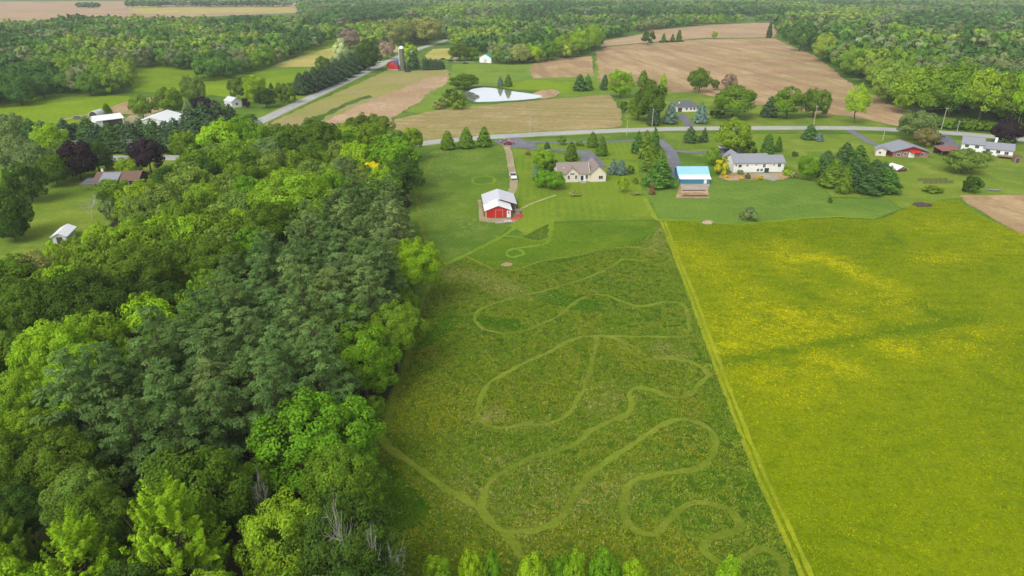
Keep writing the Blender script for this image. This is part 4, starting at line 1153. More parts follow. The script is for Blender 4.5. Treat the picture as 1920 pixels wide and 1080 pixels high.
a = G(755, 131.5); zt = top_z(755, 131.5, 90.5)
r = empty("silo", a, 0, "tall grey silo with a white dome behind the red barn", "silo")
part(r, "shaft", 'stave', lambda b: b.lathe([(1.9, 0), (1.9, zt), (0.1, zt)], 24)); part(r, "dome", 'white_roof', lambda b: b.lathe([(2.0, zt-0.3), (2.0, zt), (1.75, zt+0.8), (1.1, zt+1.5), (0.05, zt+1.8)], 24)); part(r, "chute", 'galv', lambda b: b.tube([(-2.1, -0.4, 0), (-2.1, -0.4, zt)], [0.4, 0.4], 8))
a, rz, W = frame_px((700, 110.5), (717, 110))
r = empty("pink_house", a, rz, "pale pink farmhouse beside the brownish tree across the side road", "house")
part(r, "wall", 'pinkish', lambda b: gable_y(b, 0, W, 0, 8.0, 3.6, 6.0)); part(r, "roof", 'russet', lambda b: roof_y(b, 0, W, 0, 8.0, 3.6, 6.0, 0.4, 0.16, 0.4)); window(r, W*0.3, 1.6, 1.2, 1.3); window(r, W*0.7, 1.6, 1.2, 1.3)
a, rz, W = frame_px((899, 117), (921, 118.5))
r = empty("teal_roof_barn", a, rz, "white barn with a teal metal roof at the edge of the far trees", "barn")
part(r, "wall", 'white', lambda b: gable_y(b, 0, W, 0, 16.0, 4.2, 7.0)); part(r, "roof", 'teal', lambda b: roof_y(b, 0, W, 0, 16.0, 4.2, 7.0, 0.5, 0.18, 0.4)); door(r, W/2, 3.0, 3.0, 0, 'galv')
a, rz, W = frame_px((1890, 101), (1908, 102))
r = empty("red_barn", a, rz, "dark red barn with a pale roof far off at the right edge", "barn")
part(r, "wall", 'red_dark', lambda b: gable_y(b, 0, W, 0, 18.0, 5.0, 8.2)); part(r, "roof", 'grey_roof_metal', lambda b: roof_y(b, 0, W, 0, 18.0, 5.0, 8.2, 0.5, 0.2, 0.5)); door(r, W/2, 3.2, 3.4, 0, 'dark_wood_and_shade')
a, rz, W = frame_px((1706, 184), (1730, 183))
r = empty("grey_house", a, rz, "grey-roofed house showing through the trees of the right wood", "house")
part(r, "wall", 'white', lambda b: gable_x(b, 0, W, 0, 8.0, 3.0, 5.4)); part(r, "roof", 'grey_shingle', lambda b: roof_x(b, 0, W, 0, 8.0, 3.0, 5.4, 0.5, 0.18, 0.4)); window(r, W*0.3, 1.0, 1.4, 1.2); window(r, W*0.7, 1.0, 1.4, 1.2)

# --- piles, trellis, canoe
def mound(name, px, py, rx, ry, h, mat, label, cat, seed, n=26):
    rng = np.random.default_rng(seed)
    b = MB()
    for i in range(n):
        a_ = rng.uniform(0, 6.28); q = rng.random() ** 0.6
        x, y = rx*q*math.cos(a_), ry*q*math.sin(a_); s = rng.uniform(0.22, 0.5) * h
        z = h * (1 - q*q) * 0.6
        k = [(1, 0.2), (0.85, 0.75), (0.4, 1.0)]
        v0 = len(b.v)
        b.lathe([(s*1.3*c, z + s*d_ - s*0.25) for c, d_ in k], 7, x, y)
        for j in range(v0, len(b.v)): b.v[j] = tuple(np.array(b.v[j]) + rng.normal(0, s*0.12, 3))
    m2 = []
    for i in range(7): m2.append((max(0.02, 1 - i/6), 1 - (1 - i/6)**2))
    v0 = len(b.v); b.lathe([(c, z*h*0.75) for c, z in m2], 16)
    for j in range(v0, len(b.v)): b.v[j] = (b.v[j][0]*rx, b.v[j][1]*ry, b.v[j][2])
    o = b.build(name, M[mat], None, G(px, py)); tag(o, label, cat)
mound("rock_pile", 1327, 419, 1.4, 1.0, 0.9, 'rock', "heap of tan field rocks on the edge of the yellow field", "rock pile", 3)
mound("soil_heap", 1728, 385, 2.8, 2.2, 1.0, 'soil', "dark brown heap of soil at the corner of the yellow field", "soil heap", 4, 34)
a, rz, W = frame_px((1730, 345), (1787, 344))
t = empty("trellis", a, rz, "long double row of dark vine trellis on the lawn of the brick house", "trellis")
for y in (0, 3.2): 
    part(t, "netting", 'dark_wood_and_shade', lambda b: [b.box(0, W, y-0.02, y+0.02, z, z+0.10) for z in (0.25, 0.5, 0.75, 1.0)])
    for k in range(7): part(t, "post", 'wood', lambda b: b.box(W*k/6-0.05, W*k/6+0.05, y-0.09, y-0.025, 0, 1.25))
cn = MB(); L_ = 2.4
secs = []
for i in range(13):
    x = -L_ + 2*L_*i/12; q = 1 - (x/L_)**2
    secs.append([(x, -0.5*q**0.6, 0.45+0.18*(1-q)), (x, -0.3*q**0.7, 0.12), (x, 0, 0.05), (x, 0.3*q**0.7, 0.12), (x, 0.5*q**0.6, 0.45+0.18*(1-q))])
cn.add([p for s in secs for p in s], [(i*5+k, i*5+k+1, i*5+5+k+1, i*5+5+k) for i in range(12) for k in range(4)])
t = empty("canoe", G(1861, 358), -0.25, "grey canoe lying on the grass beyond the dark bush", "canoe")
o = cn.build("hull", M['grey_shingle'], t); sm = o.modifiers.new("s", 'SOLIDIFY'); sm.thickness = 0.04
part(t, "seat", 'wood', lambda b: (b.box(-1.2, -0.95, -0.38, 0.38, 0.36, 0.39), b.box(0.95, 1.2, -0.38, 0.38, 0.36, 0.39)))

# ------------------------------------------------------------------ vehicles
PAINT = {}
def paint_mat(c):
    if c not in PAINT: PAINT[c] = plain_mat("car_paint", {'red': (.35,.02,.02,1), 'white': (.78,.78,.78,1), 'black': (.015,.015,.018,1), 'blue': (.03,.06,.25,1), 'grey': (.25,.26,.28,1), 'navy': (.02,.03,.09,1), 'lilac': (.2,.16,.26,1)}[c], 0.25, 0.03, spec=0.5)
    return PAINT[c]
M['lamp'] = plain_mat("lamp_glass", (0.7, 0.7, 0.66, 1), 0.2, 0.02); M['tail'] = plain_mat("tail_lamp", (0.3, 0.01, 0.01, 1), 0.2, 0.02)
def vehicle(name, px, py, rz, col, label, form='car', cat='car', group=None, z=0.09):
    a = G(px, py, z)
    t = empty(name, a, rz, label, cat, group)
    L, Wd = {'car': (4.6, 1.82), 'pickup': (5.7, 2.0), 'van': (5.2, 2.0)}[form]
    h = L/2
    prof = {'car': [(-h,.35),(h,.35),(h,.72),(h-.15,.85),(h*.5,.98),(h*.5,1.0),(-h*.9,1.02),(-h,.85)],
            'pickup': [(-h,.45),(h,.45),(h,.9),(h-.15,1.08),(h*.42,1.15),(-h*.08,1.18),(-h*.1,1.12),(-h,1.12)],
            'van': [(-h,.4),(h,.4),(h,.85),(h-.2,1.05),(h*.55,1.15),(h*.5,1.2),(-h*.96,1.2),(-h,1.1)]}[form]
    b = MB(); b.prism(prof, -Wd/2, Wd/2, 'x')
    b.v = [(y, x, zz) for (x, y, zz) in b.v]           # length along x
    body = b.build("body", paint_mat(col), t, bevel=0.06)
    cab = {'car': (-h*.82, h*.46, -h*.55, h*.14, 1.0, 1.46), 'pickup': (-h*.08, h*.42, -h*.02, h*.2, 1.13, 1.85), 'van': (-h*.95, h*.58, -h*.88, h*.3, 1.18, 1.95)}[form]
    x0, x1, tx0, tx1, z0, z1 = cab; w0, w1 = Wd/2-0.06, Wd/2-0.22
    def tap(b, e=0.0, zt=z1):
        b.add([(x0-e,-w0-e,z0),(x1+e,-w0-e,z0),(x1+e,w0+e,z0),(x0-e,w0+e,z0),(tx0,-w1,zt),(tx1,-w1,zt),(tx1,w1,zt),(tx0,w1,zt)], [(0,3,2,1),(4,5,6,7),(0,1,5,4),(1,2,6,5),(2,3,7,6),(3,0,4,7)])
    part(t, "window_band", 'glass', lambda b: tap(b))
    rb = MB(); rb.box(tx0-.06, tx1+.06, -w1-.05, w1+.05, z1, z1+.07); rb.build("roof", paint_mat(col), t, bevel=0.03)
    if form == 'pickup': part(t, "cargo_bed", 'rubber', lambda b: b.box(-h+.12, -h*.14, -Wd/2+.15, Wd/2-.15, 1.121, 1.135))
    for sx in (-h*.62, h*.62):
        for sy in (-1, 1):
            y0, y1 = sorted((sy*(Wd/2-.2), sy*(Wd/2+.02)))
            w = MB(); w.tube([(sx, y0, .34), (sx, y1, .34)], [.34, .34], 14)
            ob = w.build("wheel", M['rubber'], t)
            hb = MB(); yy = sy*(Wd/2+.02); hb.tube([(sx, yy, .34), (sx, yy+sy*.02, .34)], [.2, .18], 10); hb.build("hubcap", M['galv'], ob)
    for sy in (-.62, .62):
        part(t, "headlight", 'lamp', lambda b: b.box(h-.02, h+.03, sy-.18, sy+.18, .62, .76))
        part(t, "tail_light", 'tail', lambda b: b.box(-h-.03, -h+.02, sy-.16, sy+.16, .68, .84))
vehicle("parked_car", 954, 271, 0.35, 'red', "red car parked where the gravel drive meets the dark asphalt")
vehicle("parked_car", 947.5, 267, 0.35, 'grey', "grey car parked behind the red one near the main road")
vehicle("pickup_truck", 962, 333.5, -1.45, 'white', "white pickup standing on the gravel drive", 'pickup', "pickup truck")
vehicle("pickup_truck", 1361, 279, 0.1, 'white', "white pickup under the lime tree behind the ranch house", 'pickup', "pickup truck")
vehicle("parked_car", 1357, 297, 1.3, 'navy', "navy car against the left end of the ranch house", 'car')
vehicle("parked_car", 1367, 283, 0.05, 'black', "black car close below the white pickup behind the ranch house")
vehicle("parked_van", 1380, 280.5, 0.3, 'grey', "pale grey van between the lime tree and the ranch roof", 'van', "van")
vehicle("parked_car", 1760, 259, 0.2, 'blue', "blue car on the drive of the white split-level house")
vehicle("parked_car", 1757, 270.5, 0.0, 'black', "black car on the drive left of the white split-level house")
vehicle("parked_car", 147, 223, 0.5, 'lilac', "dusty lilac car on the grass near the hoop shed")
vehicle("parked_van", 712, 117, 0.8, 'white', "white van beside the side road near the pink house", 'van', "van")
vehicle("pickup_truck", 846, 115, 0.2, 'black', "black pickup right of the row of dark cedars far off", 'pickup', "pickup truck")
vehicle("parked_car", 831, 112, 0.3, 'black', "black car on the edge of the small straw field")
vehicle("parked_car", 873, 120, 0.0, 'black', "black car left of the teal-roofed barn")
vehicle("parked_car", 765, 135, 0.7, 'black', "black car on the grass right of the red gambrel barn")
vehicle("parked_car", 190, 354.5, 0.3, 'white', "white car under the low carport of the brown house")

# ------------------------------------------------------------------ utility poles and lines
def utility_pole(px, py, pt, label, arms=1, rz=0.0, group="utility poles along the roads"):
    a = G(px, py); z = top_z(px, py, pt)
    t = empty("utility_pole", a, rz, label, "utility pole", group)
    part(t, "pole", 'pole', lambda b: b.tube([(0,0,-0.2), (0,0,z)], [0.17, 0.11], 8))
    for k in range(arms):
        zz = z - 0.35 - 0.9*k
        c = part(t, "crossarm", 'pole', lambda b: b.box(-1.1, 1.1, -0.17, -0.115, zz, zz+0.12))
        for x in (-1.0, -0.5, 0.5, 1.0): part(c, "insulator", 'trim', lambda b: b.lathe([(0.05, zz+0.12), (0.06, zz+0.2), (0.03, zz+0.3)], 6, x, -0.14))
    return a + Vector((0, 0, z - 0.2))
P1 = utility_pole(1222.5, 238, 204, "utility pole in front of the blue spruce beyond the road", 1, 1.5)
P2 = utility_pole(1525.5, 234, 198, "tall pale utility pole beside the dark green tree on the far verge", 1, 1.5)
P3 = utility_pole(1765, 243, 202, "tall utility pole before the right wood, left of the smaller pole", 1, 1.5)
P4 = utility_pole(1907, 236, 201, "utility pole right of the purple-leaved tree by the road", 1, 1.5)
P5 = utility_pole(1793, 251, 227, "short utility pole between the tall pole and the purple-leaved tree", 1, 1.5)
P6 = utility_pole(1655, 263, 236, "slim pale pole on the lawn left of the brown-green tree", 0)
P7 = utility_pole(1175, 255, 225, "slim pale pole on the near verge left of the arborvitae cluster", 0)
P8 = utility_pole(994, 249, 221, "thin pole on the verge before the green and brown field strip", 0)
P9 = utility_pole(249.5, 292, 261, "pole with two crossarms left of the dark purple tree by the road", 2, 0.3)
P10 = utility_pole(150, 300, 263, "pole top showing above the big purple tree at the far left", 1, 0.3)
P11 = utility_pole(538, 193, 176, "thin pale pole in front of the two round trees by the side road", 0)
P12 = utility_pole(467.5, 227, 215, "short pole at the drive mouth by the side road junction", 0)
def line(A, B, label, k):
    b = MB()
    for dx in (-0.5, 0.5):
        pts = []
        for i in range(9):
            t = i / 8; p = A.lerp(B, t); p = p + Vector((0, dx, -1.2 * 4 * t * (1 - t))); pts.append(tuple(p))
        b.tube(pts, [0.012]*9, 4)
    tag(b.build("power_line", M['wire']), label, "power line", "power lines between the poles")
line(P1, P2, "power line over the far verge from the blue spruce to the pale pole", 0)
line(P2, P3, "power line crossing in front of the large ploughed field", 1)
line(P3, P4, "power line along the foot of the right wood", 2)
line(P10, P9, "power line between the two poles by the purple trees", 3)

# ------------------------------------------------------------------ tree prototypes
LEAF, BARK, PALE = M['leaf'], M['bark'], M['pale_bark']
PROTO = {}
def proto(kind, seed):
    """(crown mesh, trunk mesh, crown centre height or None) in unit size"""
    key = (kind, seed)
    if key in PROTO: return PROTO[key]
    sp, lod = kind.split('/')
    if sp in ('broad', 'ash', 'column', 'full'):
        n, size, lobes = {'near': (22000, .052, 100), 'mid': (6000, .10, 44), 'far': (1500, .18, 16), 'tiny': (300, .40, 9)}[lod]
        up = sp == 'ash'
        rz = {'broad': 0.95, 'ash': 1.25, 'column': 1.6, 'full': 0.98}[sp]
        hc = {'broad': 1.55, 'ash': 1.75, 'column': 1.9, 'full': 1.06}[sp]
        V, Q, T = ash_np(seed * 13 + 3, n, size * 1.75) if up else broadleaf_np(seed * 13 + len(sp), n, size, lobes, rz, floor=(-0.9 if sp == 'full' else -0.72), calm=lod in ('far', 'tiny'))
        V = V + np.array([0, 0, hc])
        cm = np_mesh(sp + "_crown", V, Q, [LEAF], tint=T)
        tv, tq = trunk_np(seed, hc, rz, 0.045, {'near': 9, 'mid': 6, 'far': 3, 'tiny': 0}[lod], {'near': 8, 'mid': 6, 'far': 4, 'tiny': 3}[lod])
        tm = np_mesh(sp + "_trunk", tv, tq, [BARK])
        PROTO[key] = (cm, tm, (V, Q, T), (tv, tq), hc, rz)
    elif sp in ('pine', 'row'):
        npb, size, wh = {'near': (60, .034, .060), 'mid': (26, .050, .066), 'far': (9, .09, .085)}[lod]
        (V, Q, T), (tv, tq) = pine_np(seed * 7 + 1, npb, size, base=0.25 if sp == 'pine' else 0.07, R=0.31, whorl=wh)
        PROTO[key] = (np_mesh("pine_crown", V, Q, [LEAF], tint=T), np_mesh("pine_trunk", tv, tq, [BARK]), (V, Q, T), (tv, tq), 0.62, 0.38)
    elif sp in ('spruce', 'cedar'):
        n, size = {'near': (6000, .045), 'mid': (2600, .065), 'far': (700, .12)}[lod]
        V, Q, T = cone_np(seed * 3 + 2, n, size, R=0.27 if sp == 'spruce' else 0.25, droop=0.25 if sp == 'spruce' else -0.6, power=0.72, fuzz=0.2 if sp == 'spruce' else 0.10, round_=0 if sp == 'spruce' else 1)
        tv, tq = tube_np([(0,0,-0.02), (0,0,0.5), (0,0,0.95)], [0.02, 0.014, 0.003], 6)
        PROTO[key] = (np_mesh(sp + "_crown", V, Q, [LEAF], tint=T), np_mesh(sp + "_trunk", tv, tq, [BARK]), (V, Q, T), (tv, tq), 0.5, 0.5)
    elif sp == 'bare':
        tv, tq = bare_np(seed + 4, 5 if lod == 'near' else 4)
        PROTO[key] = (None, np_mesh("bare_branches", tv, tq, [PALE]), None, (tv, tq), 0.6, 0.4)
    elif sp == 'shrub':
        n, size, lobes = {'near': (3500, .12, 20), 'mid': (1400, .19, 14), 'far': (350, .36, 9)}[lod]
        V, Q, T = broadleaf_np(seed * 5 + 3, n, size, lobes, 0.85)
        V = V + np.array([0, 0, 0.62])
        tv, tq = trunk_np(seed, 0.6, 0.6, 0.05, 4, 5)
        PROTO[key] = (np_mesh("shrub_leaves", V, Q, [LEAF], tint=T), np_mesh("shrub_stems", tv, tq, [BARK]), (V, Q, T), (tv, tq), 0.62, 0.85)
    return PROTO[key]

KF = 1.3
PAL = {n: gl(*c, k=KF) for n, c in {
    'lime': (132,164,34), 'bright': (102,142,32), 'yellowgreen': (124,152,38), 'mid': (104,132,36), 'green': (88,114,34), 'dark': (68,94,34), 'olive': (110,134,54),
    'paleolive': (140,148,80), 'russet': (128,120,72), 'greygreen': (106,128,72), 'pine': (96,122,64), 'pine2': (82,108,56), 'pine3': (110,130,72), 'darkpine': (70,92,60),
    'spruce': (74,102,54), 'bluespruce': (104,126,112), 'cedar': (100,128,40), 'cedar2': (82,116,46), 'purple': (56,44,48), 'gold': (214,200,24), 'cream': (180,192,136),
    'far1': (92,128,48), 'far2': (112,144,46), 'far3': (76,110,48), 'far4': (130,152,56), 'far5': (118,132,84), 'mauve': (140,124,108), 'brown': (128,96,66), 'golden': (158,156,36), 'yellow': (190,172,30)}.items()}

NAME = {'broad': 'broadleaf_tree', 'full': 'broadleaf_tree', 'row': 'pine_tree', 'ash': 'ash_tree', 'column': 'poplar_tree', 'pine': 'pine_tree', 'spruce': 'spruce_tree', 'cedar': 'cedar_tree', 'bare': 'bare_tree', 'shrub': 'shrub'}
CAT = {'broad': 'tree', 'full': 'tree', 'row': 'pine tree', 'ash': 'tree', 'column': 'tree', 'pine': 'pine tree', 'spruce': 'spruce tree', 'cedar': 'cedar tree', 'bare': 'bare tree', 'shrub': 'shrub'}
TREES = []
rnd = random.Random(11)
def jit(c, k=0.07):
    v = rnd.uniform(1 - k * 1.6, 1 + k * 1.6)
    return (c[0] * v * rnd.uniform(1 - k, 1 + k), c[1] * v, c[2] * v * rnd.uniform(1 - k, 1 + k), 1)

def plant(sp, x, y, sx, sz, col, label, group=None, lod=None, z=0.0, name=None):
    """sx: horizontal scale (crown radius, or height for conifers); sz: vertical scale"""
    Zc = math.hypot(math.hypot(x, y), CAM_H - sz)
    rad = sx if sp not in ('pine', 'row', 'spruce', 'cedar', 'bare') else sx * 0.3
    pxr = rad * 683 / Zc
    if lod is None: lod = 'near' if pxr > 24 else ('mid' if pxr > 8.5 else 'far')
    if sp == 'bare' and lod == 'far': lod = 'mid'
    cm, tm = proto(sp + '/' + lod, rnd.randrange({'near': 6, 'mid': 6, 'far': 5}[lod]))[:2]
    t = empty(name or NAME[sp], (x, y, z), rnd.uniform(0, 6.283), label, 'pine tree' if name else CAT[sp], group)
    t.scale = (sx, sx, sz)
    c = bpy.data.objects.new("trunk" if cm is not None or sp != 'bare' else "branches", tm); C.objects.link(c); c.parent = t
    if cm is not None:
        c = bpy.data.objects.new("crown" if sp != 'shrub' else "leaves", cm); C.objects.link(c); c.parent = t
        c.color = jit(PAL[col], 0.07)
    return t

def canopy(sp, cx, cy, rpx, col, label, group=None, H=None):
    """tree whose crown centre shows at (cx, cy) with crown radius rpx (photo pixels)"""
    z = 10.0
    for _ in range(3):
        r = rpx * mpp(cx, cy, z)
        hc = {'broad': 1.55, 'ash': 1.75, 'column': 1.9, 'full': 1.06}.get(sp)
        if hc:
            sz = max(r * 0.85, min(r * 1.2, (11.5 if sp != 'full' else 7.5) / hc)) if H is None else H / (hc + 0.95)
            z = hc * sz
        else:
            sz = H or max(11, min(21, r / 0.25)); z = sz * 0.68
    g = G(cx, cy, z)
    WOODS.append((g.x, g.y, r))
    if hc: return plant(sp, g.x, g.y, r, sz, col, label, group)
    return plant(sp, g.x, g.y, sz if sp != 'pine' else max(sz*0.8, r / 0.25), sz, col, label, group)

def spec(sp, cx, by, ty, wpx, col, label, group=None, name=None):
    """free-standing plant: base centre pixel, top pixel row, width in pixels"""
    if sp in ('broad',): sp = 'full'
    g = G(cx, by); r = wpx / 2 * mpp(cx, by); h = max(0.5, top_z(cx, by, ty))
    g = g + Vector((0, min(r, 4) * 0.35, 0))
    WOODS.append((g.x, g.y, r))
    if sp in ('full', 'ash', 'column'):
        hh = {'full': 2.02, 'ash': 3.0, 'column': 3.5}[sp]; sx, sz = r, h / hh
    elif sp == 'shrub': sx, sz = r, h / 1.45
    elif sp == 'bare': sx, sz = r / 0.42, h / 1.05
    elif sp in ('pine', 'row'): sx, sz = r / 0.27, h
    else: sx, sz = r / 0.26, h
    return plant(sp, g.x, g.y, sx, sz, col, label, group, name=name)
WOODS = []

